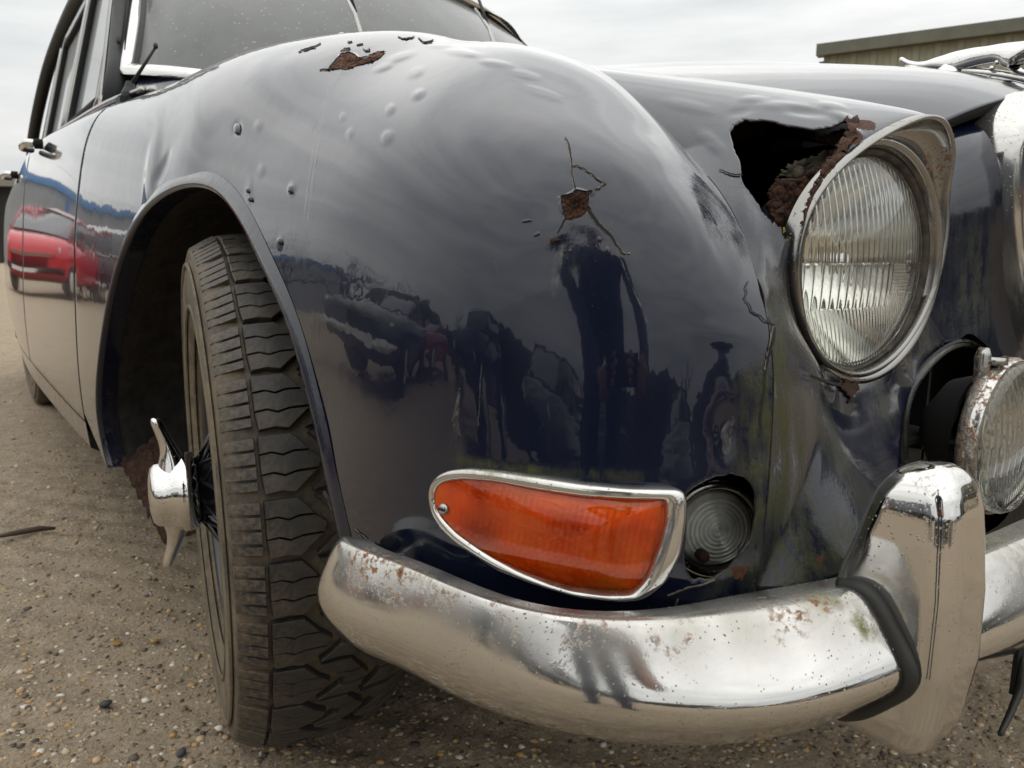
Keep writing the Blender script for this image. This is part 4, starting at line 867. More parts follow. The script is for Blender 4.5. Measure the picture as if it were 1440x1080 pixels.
def flap(pts, w_, h, seed):
    pts = np.array(pts, float); c_ = pts.mean(0); V = []; k = len(pts)*5; s_ = np.linspace(0, len(pts)-1, k); q = np.stack([np.interp(s_, range(len(pts)), pts[:, a]) for a in (0, 1)], -1)+np.random.RandomState(seed).normal(size=(k, 2))*.35
    for p in q:
        d = (p-c_)/np.linalg.norm(p-c_)
        for a, hh in ((w_, 0.), (w_*.4, h*.25), (0, h), (-.8, h*.9), (-.6, .0003)): V.append(on(WING_BVH, *(p+d*a), off=.0002+hh))
    o = mesh('lifted_paint', V, grid_faces(k, 5), M['paint'], wing); zer(o); return o
flap([PX(*p) for p in ((330, 720), (322, 680), (320, 637), (345, 632), (375, 622), (398, 602), (430, 612), (485, 612), (465, 640), (462, 690))], 5, .0016, 5)
flap([PC(*p) for p in ((160, 298), (185, 262), (225, 218), (270, 205), (300, 218), (325, 238), (345, 246), (380, 225), (420, 210), (455, 203))], 4, .0018, 6)
# long chalky streaks down the wing and other scuffs
for dx in (0, 9):
    ribbon('scuff_mark', [PC(250-dx*2, 300), PC(190-dx*2, 380), PC(165-dx*2, 450), PC(140-dx*2, 520), PC(118-dx*2, 620), PC(95-dx*2, 740), (439-dx*.6, 260), (433-dx*.6, 310)], [5, 4, 4, 3], M['faint'], wing, off=.0002)
for pts, w_ in [(((646, 545), (643, 570), (640, 592), (646, 615)), [2, 5, 9, 4]), (((677, 510), (675, 545), (673, 600)), 1.4), (((690, 358), (697, 372), (702, 384)), 2), (((866, 350), (885, 395), (905, 440), (915, 470)), 2.2), (((455, 690), (470, 720), (483, 755)), 5), (((500, 742), (512, 760), (520, 775)), 2), (((790, 340), (782, 380), (778, 420)), [8, 14, 6]), (((1030, 585), (1020, 610), (1022, 640)), [8, 16, 10])]:
    ribbon('scuff_mark', pts, w_, M['scuff'], wing, off=.0002, jitter=.4)
for x, y, s_ in ((334, 182, 7), (410, 267, 6), (395, 340, 5), (350, 268, 4), (353, 280, 4)):
    disc('paint_blister', [(x+s_*.6*math.cos(t), y+s_*1.2*math.sin(t)) for t in np.linspace(0, 2*math.pi, 9)[:-1]], [(1., 0.), (.8, .0022), (.3, .003)], M['paint'], wing, n=20)
    ribbon('crack', [(x-1, y+s_*.8), (x+1, y+s_*1.0), (x+2, y+s_*.5)], [.6, 1.3, .6], M['crackdark'], wing, off=.002)
# split seam in the valley beside the lamp
SV = [(1012, 240), (1028, 246), (1044, 247)]
crack(SV, [1.5, 2.4, 2.6], nose, NOSE_BVH, 50, False)
for i, (pts, w_) in enumerate([([(1045, 420), (1053, 430), (1056, 440), (1068, 445), (1074, 452), (1090, 458)], [1.2, 2.2, 1.4]), ([(1088, 460), (1086, 478), (1080, 500), (1076, 520)], [2.5, 4.5, 3.5, 2]), ([(1076, 520), (1074, 548), (1070, 580), (1068, 615)], [1.6, 1.4, 1.]), ([(1052, 395), (1047, 406), (1049, 412), (1045, 422)], [.8, 1.4, .8])]):
    crack(pts, w_, wing, WING_BVH, 60+i, i == 1)
for i, pts in enumerate([[(955, 842), (950, 850), (960, 862)], [(912, 850), (914, 860), (925, 864)], [(940, 838), (965, 828), (990, 822), (1005, 816)], [(1040, 760), (1036, 780), (1020, 800)], [(500, 745), (520, 762), (560, 784)]]):
    crack(pts, [1.2, 2.4, 1.4], wing, WING_BVH, 70+i, i % 2 == 0)
crust('torn_metal', [(1176, 545), (1186, 532), (1204, 535), (1206, 548), (1198, 562), (1192, 570), (1190, 556)], lambda x, y: npnt(x, y)+np.array([0, -.001, 0]), M['rust_dark'], nose, seed=22, amp=.0006, thick=.0008)
ribbon('crack', [(1140, 528), (1160, 536), (1185, 544)], [1.5, 4, 3], M['crackdark'], nose, NOSE_BVH, .0006)

# ---------------------------------------------- indicator
IO = [(607, 695), (610, 679), (620, 668), (635, 661), (662, 658), (706, 662), (764, 669), (822, 677), (881, 682), (924, 683), (950, 684), (958, 692), (958, 727), (951, 771), (934, 806), (908, 827), (881, 830), (822, 827), (764, 815), (706, 797), (677, 780), (647, 762), (624, 742), (611, 719)]
II = [(613, 696), (616, 685), (628, 676), (656, 672), (706, 676), (764, 687), (822, 695), (881, 698), (932, 698), (932, 727), (923, 762), (907, 803), (889, 822), (851, 823), (808, 819), (779, 812), (735, 797), (700, 781), (677, 768), (648, 749), (629, 731), (617, 714)]
IC = np.array([800, 750])
NI = 150
def plin(poly, n, rnd=2):
    q = jag(poly, n, 0); 
    for _ in range(rnd): q = q*.5+(np.roll(q, 1, 0)+np.roll(q, -1, 0))*.25
    return q
def skin_at(x, y):    # smooth base surface for the lamp: the wing without its dents
    return on(WING_BVH, x, y)
io, ii = plin(IO, NI), plin(II, NI)
def mixl(a, b, t): return a*(1-t)+b*t
def loopw(q, off): return np.array([on(WING_BVH, p[0], p[1], off*min(1., .30+.75*max(0, p[0]-608)/300.)) for p in q])
ind = pour('indicator', [loopw(io, -.002), loopw(mixl(io, IC, -.004), .005), loopw(io, .011), loopw(mixl(io, ii, .25), .0145), loopw(mixl(io, ii, .7), .0145), loopw(ii, .012), loopw(mixl(ii, IC, .01), .004)], M['chrome'], car); zer(ind)
P = verts(ind); ind.data.attributes['dust'].data.foreach_set('value', np.full(len(P), .35, np.float32)); ind.data.attributes['moss'].data.foreach_set('value', splat(P, [(wp(700, 657), (.03, .03, .004), .8)]).astype(np.float32))
def amber():
    q = NM('amber_lens'); tr = q.n('ShaderNodeBsdfTransparent'); tr.inputs[0].default_value = (1., .62, .22, 1); g = q.n('ShaderNodeBsdfGlossy'); g.inputs[0].default_value = (1, .93, .85, 1); g.inputs['Roughness'].default_value = .05
    fr_ = q.n('ShaderNodeFresnel'); fr_.inputs[0].default_value = 1.5; ms = q.n('ShaderNodeMixShader'); df = q.n('ShaderNodeBsdfDiffuse'); df.inputs[0].default_value = (.75, .22, .06, 1); m2 = q.n('ShaderNodeMixShader')
    q.l(q.ramp(q.math('ADD', q.math('MULTIPLY', q.noise(35, 5, .7), .5), q.math('MULTIPLY', q.noise(300, 3), .5)), [(.42, .02), (.64, .16)]), m2.inputs[0]); q.l(tr.outputs[0], m2.inputs[1]); q.l(df.outputs[0], m2.inputs[2])
    q.l(fr_.outputs[0], ms.inputs[0]); q.l(m2.outputs[0], ms.inputs[1]); q.l(g.outputs[0], ms.inputs[2]); q.l(ms.outputs[0], q.t.nodes['Material Output'].inputs[0]); return q.m
    n = q.noise(25, 4, .6)
    q.set(base=q.ramp(n, [(.3, (1., .30, .035)), (.7, (1., .40, .06))]), trans=.95, rough=.08, ior=1.48, coat=.6, coatr=.04)
    q.set(normal=q.bump(q.noise(400, 3), .04, .001)); return q.m
# ribbed lens as a polar shell: outer face smooth, inner face ribbed
rings_ = np.linspace(.995, .02, 46); LO = []; LI = []
for s_ in rings_:
    qq = IC+(ii-IC)*s_; do = .0105+.007*(1-s_**2.4)
    LO.append(loopw(qq, do)); inn_ = []
    for p in qq:
        ph = (p[0]+.18*(p[1]-690))/8.6; rib = abs(math.sin(math.pi*ph)); rib2 = abs(math.sin(math.pi*(p[0]*.5+p[1])/8.)) if p[1] > 745 else 0
        inn_.append(on(WING_BVH, p[0], p[1], (do-.0030-.0028*rib-.0008*rib2)*min(1., .30+.75*max(0, p[0]-608)/300.)))
    LI.append(np.array(inn_))
lensi = pour('lens', LO, amber(), ind, cap=True); lensn = pour('lens_ribs', LI, None, ind, cap=True)
q = NM('amber_ribs'); q.set(rough=.22, spec=.8); qn = q.noise(9, 3, .6); q.set(base=q.ramp(qn, [(.38, (.55, .06, .003)), (.50, (1., .24, .012)), (.62, (1., .55, .08))])); lensn.data.materials.append(q.m)
for _o in (lensi,):
    pass
def screw(name, x, y, off, r, parent, bvh=WING_BVH):
    h = Vector(on(bvh, x, y, off)); _, n = hit(bvh, x, y); q = n.to_track_quat('Z', 'Y'); V, Fc = lathe([(r*1.15, -.001), (r, .0006), (r*.6, .0014), (.0001, .0015)], 16, 'Z'); V = [q @ Vector(v)+h for v in V]
    o = mesh(name, V, Fc, M['chrome_dull'], parent); zer(o); V, Fc = box(-r*.8, r*.8, -r*.16, r*.16, .0010, .0020); o2 = mesh('slot', [q @ Vector(v)+h for v in V], Fc, M['gap'], o) if parent is None else mesh('screw_slot', [q @ Vector(v)+h for v in V], Fc, M['gap'], parent, smooth=False); return o
screw('screw', 630, 714, .0050, .0034, ind)

# ---------------------------------------------- side lamp in its torn opening
sc_ = at(1004, 742, Y=-.662); D1 = Vector((-.50, -.86, .06)).normalized(); qd = D1.to_track_quat('Z', 'X')
def orient(VF, c_, q_): return [q_ @ Vector(v)+Vector(c_) for v in VF[0]], VF[1]
sl_ = mesh('side_lamp', *orient(lathe([(.034, -.010), (.0345, .004), (.032, .0065), (.0285, .006), (.027, .001), (.0265, -.004)], 64, 'Z'), sc_, qd), M['chrome_dull'], car); fixn(sl_); zer(sl_)
g = mesh('lens', *orient(lathe([(.0268, .001), (.024, .004)]+[(.022-.0005*i, .0050+.0030*math.sin(i*.036)+.0011*math.sin(i*1.05)) for i in range(43)]+[(.0, .007)], 64, 'Z'), sc_, qd), simple('clear_lens_ribbed', (.55, .56, .52), .14, .12, nscale=60, var=.3, coat=1.), sl_); s = g.modifiers.new('s', 'SOLIDIFY'); s.thickness = .0012
rb = mesh('reflector', *orient(lathe([(.0265, -.004), (.02, -.012), (.006, -.018), (.0, -.018)], 40, 'Z'), sc_, qd), bpy.data.materials['silvered_reflector'], sl_)
mesh('side_lamp_recess', *orient(lathe([(.046, .002), (.044, -.012), (.036, -.018), (.0, -.020)], 40, 'Z'), sc_, qd), M['black'], car)
V, Fc = lathe([(.0, .009), (.003, .0085), (.0042, .006), (.0042, 0)], 14, 'Z'); o = mesh('rusty_screw', [qd @ (Vector(v)+Vector((-.0, -.0, 0))) + Vector(at(985, 779, Y=-.668)) for v in V], Fc, M['rust_dark'], sl_)

# ---------------------------------------------- fog lamp in front of its recess
FC_ = np.array([-.316, 0, .513])
def fr(r, y): return circ(FC_, r, y, 96)
fog = pour('fog_lamp', [fr(.066, -.722), fr(.0685, -.718), fr(.069, -.709), fr(.0665, -.706), fr(.057, -.7055)], M['chrome'], car, cap=True); zer(fog, rust=.95, dust=.4)
pour('reflector', [fr(r_, -.712+.05*(1-(r_/.064)**2)) for r_ in np.linspace(.064, .004, 16)], bpy.data.materials['silvered_reflector'], fog, cap=True)
pour('bowl', [fr(.060, -.707), fr(.052, -.695), fr(.044, -.672), fr(.02, -.655), fr(.002, -.653)], M['gap'], fog, cap=True)
pour('glass_band', [fr(.0655, -.716), fr(.0655, -.726), fr(.063, -.730), fr(.060, -.729)], glass_mat('fog_edge_glass', (.93, .96, .92), .12, 1.45, film=.2), fog)
lens('glass', (FC_[0], 0, FC_[2]), .0635, -.7255, .009, glass_mat('fog_glass', (.95, .97, .94), .02, 1.45, film=.22), fog, .0075, .0010, n=150)
mesh('mounting_tab', *box(-.350, -.338, -.722, -.700, .578, .584), M['chrome_dull'], fog); zer(bpy.data.objects['mounting_tab'])
zer(mesh('mounting_bolt', *lathe([(.006, -.04), (.006, .0), (.004, .006), (0, .006)], 12, 'Z', (-.352, -.708, .586)), M['chrome_dull'], fog), rust=.5)
pour('fog_recess', [np.array([at(x, y, Y=-.652+d_) for x, y in cspline(np.array([(1268, 600), (1278, 552), (1298, 520), (1322, 496), (1348, 482), (1372, 484), (1390, 505), (1398, 545), (1420, 620), (1420, 720), (1340, 760), (1270, 720)]), 80)]) for d_ in (0, .03, .07)], M['black'], car, cap=True)
rr_ = [at(x, y, Y=-.662+.0002*(x-1270)) for x, y in nspline(np.array([(1270, 650), (1271, 600), (1280, 553), (1299, 520), (1322, 497), (1347, 484), (1370, 485), (1387, 503), (1394, 535)]), np.linspace(0, 8, 50))]
rl_ = mesh('recess_lip', *tube(np.array(rr_), .0042, 8), M['paint'], car); zer(rl_, moss=.5, dust=.4)

# ---------------------------------------------- grille surround and slats
GP = np.array([(0, .834), (-.08, .832), (-.135, .824), (-.172, .808), (-.190, .785), (-.194, .75), (-.190, .70), (-.181, .65), (-.168, .60), (-.150, .555), (-.12, .525), (-.06, .512), (0, .510)])
gs = nspline(GP, np.linspace(0, 12, 90)); gy = lambda x, z: -.650-.045*(1-(x/.2)**2)-.02*(.8-z)/.3
half = np.array([(x, gy(x, z), z) for x, z in gs]); gfull = np.concatenate([half, (half*[-1, 1, 1])[::-1][1:-1]]); gcn = np.array([0, -.68, .67])
V, Fc = sweep(gfull, [(.000, -.050), (.001, -.012), (-.002, .004), (-.010, .014), (-.022, .019), (-.034, .014), (-.040, .002), (-.041, -.03)], gcn)
gr = mesh('grille_surround', V, Fc, M['chrome'], car); fixn(gr); zer(gr, dust=.25, rust=.15)
hv = lathe([(.0, 0)], 3)[0]
for i in range(17):
    x = -.144+.018*i; zt = .79-.25*(abs(x)/.15)**4*.1; zb = .54+.03*(abs(x)/.15)**2
    o = mesh('grille_slat', *box(x-.0022, x+.0022, gy(x, .7)+.000, gy(x, .7)+.03, zb, zt), M['chrome'], gr, smooth=False); zer(o, dust=.3)
mesh('grille_backing', *box(-.16, .16, -.64, -.63, .52, .80), M['black'], car, smooth=False)
# chrome strip on the bonnet and the leaping cat
bs = []
for y in np.linspace(-.47, -.625, 14): bs.append((0, y-.002, np.interp(-y, [.40, .52, .60, .64], [.907, .873, .846, .828])))
BON = BVHTree.FromObject(bonnet, bpy.context.evaluated_depsgraph_get())
def bz(x, y):
    r = BON.ray_cast(Vector((x, y, 2)), Vector((0, 0, -1))); return r[0].z if r[0] else .84
bsz = [(0, y, bz(0, y)+.004) for y in np.linspace(-.44, -.61, 16)]
o = mesh('bonnet_strip', *tube(bsz, .005, 8), M['chrome_clean'], car); zer(o, dust=.2)
def skin(name, vs, es, m, parent, sub=2):
    """vs: (x, y, z, rx, ry)"""
    me = bpy.data.meshes.new(name); me.from_pydata([v[:3] for v in vs], es, []); o = bpy.data.objects.new(name, me); C.objects.link(o)
    if parent: o.parent = parent
    me.materials.append(m); md = o.modifiers.new('skin', 'SKIN'); md.use_smooth_shade = True
    for i, v in enumerate(vs):
        me.skin_vertices[0].data[i].radius = (v[3], v[4] if len(v) > 4 else v[3]); me.skin_vertices[0].data[i].use_root = (i == 0)
    sb = o.modifiers.new('sub', 'SUBSURF'); sb.levels = sub; sb.render_levels = sub; return o
z0 = bz(0, -.46)
def mz(px, py, x=0.): return tuple(at(px, py, X=x))
cat = skin('mascot', [(*mz(1352, 83), 0.0131, .013), (*mz(1392, 78), 0.0106, 0.0119), (*mz(1425, 72), 0.0144, .013), (*mz(1462, 70), 0.0131, .011), (*mz(1490, 78), 0.0106), (*mz(1512, 82), .010), (*mz(1536, 92), 0.0081),
     (*mz(1325, 88), 0.0106), (*mz(1303, 92), 0.0056), (*mz(1288, 92), 0.0044), (*mz(1275, 88), 0.0032), (*mz(1265, 82), 0.0035),
     (*mz(1332, 94, .008), 0.0081), (*mz(1312, 101, .008), 0.0045), (*mz(1292, 98, .006), .003),
     (*mz(1425, 92, -.008), 0.0069), (*mz(1395, 96, -.008), 0.0040), (*mz(1402, 88, -.008), 0.0035), (*mz(1432, 100, -.004), 0.0045), (*mz(1452, 104, -.004), .004)],
     [(0, 1), (1, 2), (2, 3), (3, 4), (4, 5), (5, 6), (0, 7), (7, 8), (8, 9), (9, 10), (10, 11), (0, 12), (12, 13), (13, 14), (2, 15), (15, 18), (18, 19)], M['chrome_clean'], car)
V = []; Fc = []
zer(cat)
o = mesh('mascot_base', *merge(lathe([(.020, 0), (.018, .006), (.010, .012), (.006, .022)], 24, 'Z', mz(1333, 108))), M['chrome_clean'], car); zer(o); o.scale = (1, 1, 1)

# ---------------------------------------------- number plate bracket under the bumper, right of the overrider
mesh('plate_bracket', *merge(box(-.478, -.30, -.800, -.797, .372, .420)), M['gap'], car, smooth=False)
nb = rbox('number_plate', (-.440, -.02, -.812, -.806, .330, .415), M['gap'], car, .002)
pb = skin('bracket_stay', [(-.470, -.800, .400, .003, .006), (-.476, -.803, .378, .003, .007), (-.492, -.804, .366, .0025, .005), (-.509, -.805, .357, .002, .003)], [(0, 1), (1, 2), (2, 3)], M['rubber'], car)
o = mesh('bracket_screw', *lathe([(.0, -.004), (.0035, -.003), (.0045, 0)], 12, 'Y', (-.470, -.801, .372)), M['chrome_dull'], car); zer(o)
# door handles
for (yy_, par) in ((1.33, door), (2.18, door2)):
    hx, hz_ = side.ev([np.interp(yy_, [1.10, 1.58], [5, 4]) if yy_ < 1.6 else np.interp(yy_, [1.58, 2.15], [4, 3])], [5.35])[0, 0][[0, 2]]
    h = skin('handle', [(hx-.008, yy_-.07, hz_, .009), (hx-.034, yy_-.055, hz_+.004, .009, .010), (hx-.040, yy_, hz_+.002, .008, .010), (hx-.036, yy_+.055, hz_, .007, .009), (hx-.006, yy_+.07, hz_-.002, .009)], [(0, 1), (1, 2), (2, 3), (3, 4)], M['chrome'], par); zer(h)
    o = mesh('handle_button', *lathe([(.012, 0), (.012, -.018), (.0, -.022)], 20, 'X', (hx-.002, yy_-.07, hz_)), M['gap'], par)
# aerial / mirror stalk on the wing by the screen
ab = np.array(at(184, 134, Y=.60)); at_ = np.array(at(219, 66, Y=.57))
o = mesh('aerial_base', *merge(lathe([(.018, -.012), (.016, .004), (.010, .014), (.006, .024)], 20, 'Z', ab), box(ab[0]-.022, ab[0]+.012, ab[1]-.016, ab[1]+.02, ab[2]-.020, ab[2]-.004)), M['pillar'], car, smooth=False); zer(o)
mesh('aerial_stem', *tube([ab+[0, 0, .015], at_], [.0038, .0022], 8), M['rubber'], car); mesh('aerial_tip', *lathe([(.0, .008), (.004, .004), (.004, -.002), (0, -.004)], 10, 'Z', at_), M['rubber'], car)
# wipers: arms lying up the screen
def wiper(px0, py0, px1, py1):
    a = at(px0, py0, Y=.60); b = at(px1, py1, Y=.70)
    base = np.array([a[0]+.01, .535, .985])
    o = mesh('wiper_arm', *tube([base, a, a*.6+b*.4+np.array([0, -.01, .004]), b], [.008, .006, .005, .003], 6), M['chrome_dull'], car); zer(o)
    mesh('wiper_blade', *tube([a*.5+b*.5+np.array([.012, 0, 0]), b+np.array([.008, 0, .03])], .004, 6), M['rubber'], o)
    o2 = mesh('wiper_pivot', *lathe([(.012, -.01), (.012, .006), (.006, .012), (0, .013)], 16, 'Z', base), M['chrome_dull'], o); zer(o2)
wiper(512, 62, 474, -30); wiper(696, 66, 668, 12)
o = mesh('washer_jet', *lathe([(.008, -.07), (.008, -.006), (.014, -.004), (.013, .004), (.006, .009), (0, .01)], 16, 'Z', at(482, 56, Z=.985)), M['chrome_clean'], car); zer(o)
# far side of the car: mirrored panels so that the body is whole
def mirror(o, name=None):
    me = o.data.copy(); c_ = bpy.data.objects.new(name or o.name.split('.')[0], me); C.objects.link(c_); c_.parent = o.parent; me.transform(Matrix.Scale(-1, 4, (1, 0, 0))); me.flip_normals()
    for m_ in o.modifiers:
        n_ = c_.modifiers.new(m_.name, m_.type)
        if m_.type == 'SOLIDIFY': n_.thickness = m_.thickness; n_.offset = m_.offset; n_.material_offset_rim = m_.material_offset_rim
    return c_
for o in (wing, nose, door, door2, rwing, sill, lip, lin): mirror(o)
lm = mirror(lamp)
for ch in list(lamp.children):
    c_ = mirror(ch); c_.parent = lm
gm = bpy.data.meshes

# ---------------------------------------------- ground
def ground_mat():
    q = NM('gravelly_tarmac'); n1 = q.noise(1.3, 6, .6); n2 = q.noise(22, 6, .7); n3 = q.noise(160, 5, .75); v = q.voro(95, 'F1', 'Color'); vd = q.voro(95)
    c = q.ramp(q.math('ADD', q.math('MULTIPLY', n2, .35), q.math('MULTIPLY', n3, .65)), [(.33, (.085, .065, .045)), (.44, (.23, .18, .125)), (.54, (.35, .28, .20)), (.68, (.52, .44, .33))])
    c = q.mix(q.ramp(n1, [(.35, 0.), (.7, .4)]), c, (.36, .29, .205))
    bw = q.n('ShaderNodeSeparateColor'); q.l(v, bw.inputs[0]); st = q.math('MULTIPLY', q.ramp(vd, [(.22, 1.), (.34, 0.)]), q.ramp(bw.outputs[0], [(.48, 0.), (.54, 1.)]))
    c = q.mix(st, c, q.ramp(bw.outputs[1], [(0., (.08, .07, .06)), (.35, (.34, .225, .12)), (.7, (.50, .40, .27)), (1., (.62, .57, .48))]))
    q.set(base=c, rough=.9, spec=.25, normal=q.bump(q.math('ADD', q.math('MULTIPLY', st, .6), q.math('ADD', n3, q.math('MULTIPLY', n2, .7))), .9, .006)); return q.m
M['ground'] = ground_mat()
def gz(P):
    x, y = P[:, 0], P[:, 1]; t = (x*.80+y*.60)
    trk = .0045*np.sin(t*2*math.pi/.085)*np.clip(vnoise(P, .5, 21)+.35, 0, 1)*np.clip(1.4-abs(y-.2)*.5, 0, 1)
    return .0022*vnoise(P, 9, 31)+.0016*vnoise(P, 34, 32)+.0010*vnoise(P, 80, 33)+trk+.004*vnoise(P, 1.2, 34)-.004+.040
gx, gy_ = np.meshgrid(np.linspace(-3.2, 2.2, 560), np.concatenate([np.linspace(-1.7, 1.6, 420), np.linspace(1.61, 8, 280)]), indexing='ij')
GPt = np.stack([gx.ravel(), gy_.ravel(), np.zeros(gx.size)], -1); GPt[:, 2] = gz(GPt); e_ = np.minimum.reduce([GPt[:, 0]+3.2, 2.2-GPt[:, 0], GPt[:, 1]+1.7, 8-GPt[:, 1]]); GPt[:, 2] = .040+(GPt[:, 2]-.040)*np.clip(e_/.3, 0, 1)+.001
gnd = mesh('ground', GPt, grid_faces(*gx.shape), M['ground']); tag(gnd, kind='structure')
V = []; Fc = []
for i, x in enumerate((-500, -3.2, 2.2, 500)):
    for k, y in enumerate((-500, -1.7, 8, 500)): V.append((x, y, .041))
for i in range(3):
    for k in range(3):
        if (i, k) != (1, 1): Fc.append((i*4+k, (i+1)*4+k, (i+1)*4+k+1, i*4+k+1))
g2 = mesh('ground', V, Fc, M['ground'], smooth=False); tag(g2, kind='structure')
# loose gravel
q = NM('gravel_stone'); t_ = q.attr('tone'); q.set(base=q.ramp(t_, [(0., (.07, .06, .055)), (.22, (.22, .165, .105)), (.55, (.36, .275, .175)), (.72, (.42, .25, .09)), (.86, (.50, .42, .32)), (1., (.66, .62, .54))]), rough=.7, spec=.3, normal=q.bump(q.noise(300, 3), .4, .001)); M['stone'] = q.m
bm = bmesh.new(); bmesh.ops.create_icosphere(bm, subdivisions=1, radius=1); iv = np.array([v.co[:] for v in bm.verts]); ifc = np.array([[v.index for v in f.verts] for f in bm.faces]); bm.free()
rs = np.random.RandomState(5); NS = 60000
# denser towards the place where the ground is seen close up
pp_ = np.array([at(a, b, Z=.04) for a, b in zip(-500+2400*rs.rand(NS), 470+850*rs.rand(NS)**.75)]); xx2, yy2 = pp_[:, 0], pp_[:, 1]; sz = (.0009+.0048*rs.rand(NS)**5.5)*(1+.12*np.clip(yy2+1, 0, 5))
pos = np.stack([xx2, yy2, np.zeros(NS)], -1); pos[:, 2] = gz(pos)+sz*.15
sc3 = np.stack([.7+.6*rs.rand(NS), .7+.6*rs.rand(NS), .35+.35*rs.rand(NS)], -1)*sz[:, None]
an = rs.rand(NS)*6.28; ca, sa_ = np.cos(an), np.sin(an); W = iv[None]*(1+.35*(rs.rand(NS, len(iv), 1)-.5))*sc3[:, None]; Wx = W[..., 0]*ca[:, None]-W[..., 1]*sa_[:, None]; Wy = W[..., 0]*sa_[:, None]+W[..., 1]*ca[:, None]
W = np.stack([Wx, Wy, W[..., 2]], -1)+pos[:, None]; Fi = (ifc[None]+np.arange(NS)[:, None, None]*len(iv)).reshape(-1, 3)
me = bpy.data.meshes.new('loose_gravel'); me.vertices.add(NS*len(iv)); me.vertices.foreach_set('co', W.astype(np.float32).ravel()); me.loops.add(Fi.size); me.loops.foreach_set('vertex_index', Fi.ravel().astype(np.int32)); me.polygons.add(len(Fi)); me.polygons.foreach_set('loop_start', np.arange(0, Fi.size, 3, dtype=np.int32)); me.update(); me.validate()
me.materials.append(M['stone']); gv = bpy.data.objects.new('loose_gravel', me); C.objects.link(gv); set_attr(gv, 'tone', np.repeat(rs.rand(NS)**1.2, len(iv))); tag(gv, kind='stuff')
def on_ground(x, y): p = at(x, y, Z=.042); return p
tw = on_ground(34, 752); o = mesh('twig', *tube([tw+[-.055, .01, .004], tw+[-.02, .0, .008], tw+[.03, .006, .006], tw+[.06, -.004, .003]], [.003, .006, .007, .003], 7), simple('damp_wood', (.055, .036, .022), .8, nscale=90, bump=.5)); tag(o, 'short dark broken twig lying on the gravel at the left', 'twig')
for i, (x, y, s_, c_, lb) in enumerate(((165, 906, .011, (.30, .17, .05), 'small orange brown leaf scrap on the gravel left of the tyre'), (218, 902, .012, (.36, .22, .07), 'yellowish leaf scrap on the gravel beside the front tyre'), (148, 992, .012, (.035, .035, .038), 'dark grey pebble on the gravel in the left foreground'), (255, 1060, .010, (.05, .052, .06), 'blue grey pebble by the foot of the front tyre'))):
    p = on_ground(x, y); V = iv*np.array([1, .8, .28 if i < 2 else .55])*s_*(1+.25*(rs.rand(len(iv), 1)-.5))
    o = mesh('leaf_scrap' if i < 2 else 'pebble', V, [tuple(f) for f in ifc], simple('scrap_tone', c_, .7, nscale=100, var=.4, bump=.4)); o.location = tuple(p+[0, 0, s_*.2]); o.rotation_euler = (.1, .2, i*1.3); s = o.modifiers.new('s', 'SUBSURF'); s.levels = s.render_levels = 1; tag(o, lb, 'leaf' if i < 2 else 'pebble')

# ---------------------------------------------- buildings
M['tan'] = simple('tan_cladding', (.25, .24, .168), .55, nscale=3, var=.12); M['tan_dark'] = simple('olive_fascia', (.105, .10, .072), .5, nscale=3, var=.15)
M['grey'] = simple('grey_cladding', (.30, .31, .32), .5, nscale=2, var=.12); M['blue'] = simple('blue_fascia', (.02, .17, .45), .45, nscale=3, var=.15); M['roofgrey'] = simple('grey_roof', (.25, .25, .25), .6)
def cladding(root, a, b, h, m, pw, nmax, z0=0.):
    a, b = np.array(a, float), np.array(b, float); L_ = np.linalg.norm(b-a); n = int(L_/pw); d = (b-a)/L_; nrm = np.array([d[1], -d[0]])
    if nrm@(CAM[:2]-a) < 0: nrm = -nrm
    prof_ = [(0, 0), (.30, 0), (.36, .035), (.64, .035), (.70, 0), (.985, 0)]; V = []; 
    for u_, o_ in prof_:
        for z in (z0, h): V.append((u_*pw*d[0]+o_*nrm[0], u_*pw*d[1]+o_*nrm[1], z))
    p0 = mesh('cladding_panel', V, [(2*i, 2*i+2, 2*i+3, 2*i+1) for i in range(5)], m, root, smooth=False)
    for i in range(min(n, nmax)):
        o = p0 if i == 0 else p0.copy()
        if i: C.objects.link(o); o.parent = root
        o.location = (a[0]+d[0]*pw*i, a[1]+d[1]*pw*i, 0)
    bk = [(*(a-nrm*.03), z0), (*(b-nrm*.03), z0), (*(b-nrm*.03), h), (*(a-nrm*.03), h)]; mesh('wall', bk, [(0, 1, 2, 3)], m, root, smooth=False); return d, nrm
tb_ = empty('tan_building'); tag(tb_, 'tan corrugated metal shed with olive roof edge behind the bonnet', 'building')
a = at(1166, 80, Z=5.6)[:2]*0+np.array([19.05, 11.75]); dd = np.array([1.6, -4.2]); dd /= np.linalg.norm(dd); b = a+dd*44
d_, n_ = cladding(tb_, a, b, 5.72, M['tan'], .50, 120)
def bar(name, a, b, nrm, o0, o1, z0, z1, m, parent):
    V = [(*(p+nrm*o), z) for p in (a, b) for o in (o0, o1) for z in (z0, z1)]; return mesh(name, V, [(0, 1, 3, 2), (4, 6, 7, 5), (0, 4, 5, 1), (2, 3, 7, 6), (0, 2, 6, 4), (1, 5, 7, 3)], m, parent, smooth=False)
bar('fascia', a-dd*.15, b, n_, -.05, .30, 5.72, 6.02, M['tan_dark'], tb_); bar('end_wall', a-dd*.0, a-dd*.001-n_*14, dd, -.02, .02, 0, 5.62, M['tan'], tb_); bar('corner_post', a-dd*.10, a+dd*.02, n_, -.05, .08, 0, 5.6, M['tan_dark'], tb_)
bar('roof', a-dd*.1, b, n_, -14, -.05, 5.8, 6.0, M['roofgrey'], tb_)
gb = empty('grey_warehouse'); tag(gb, 'grey ribbed warehouse with a blue roof edge mirrored in the car doors', 'building')
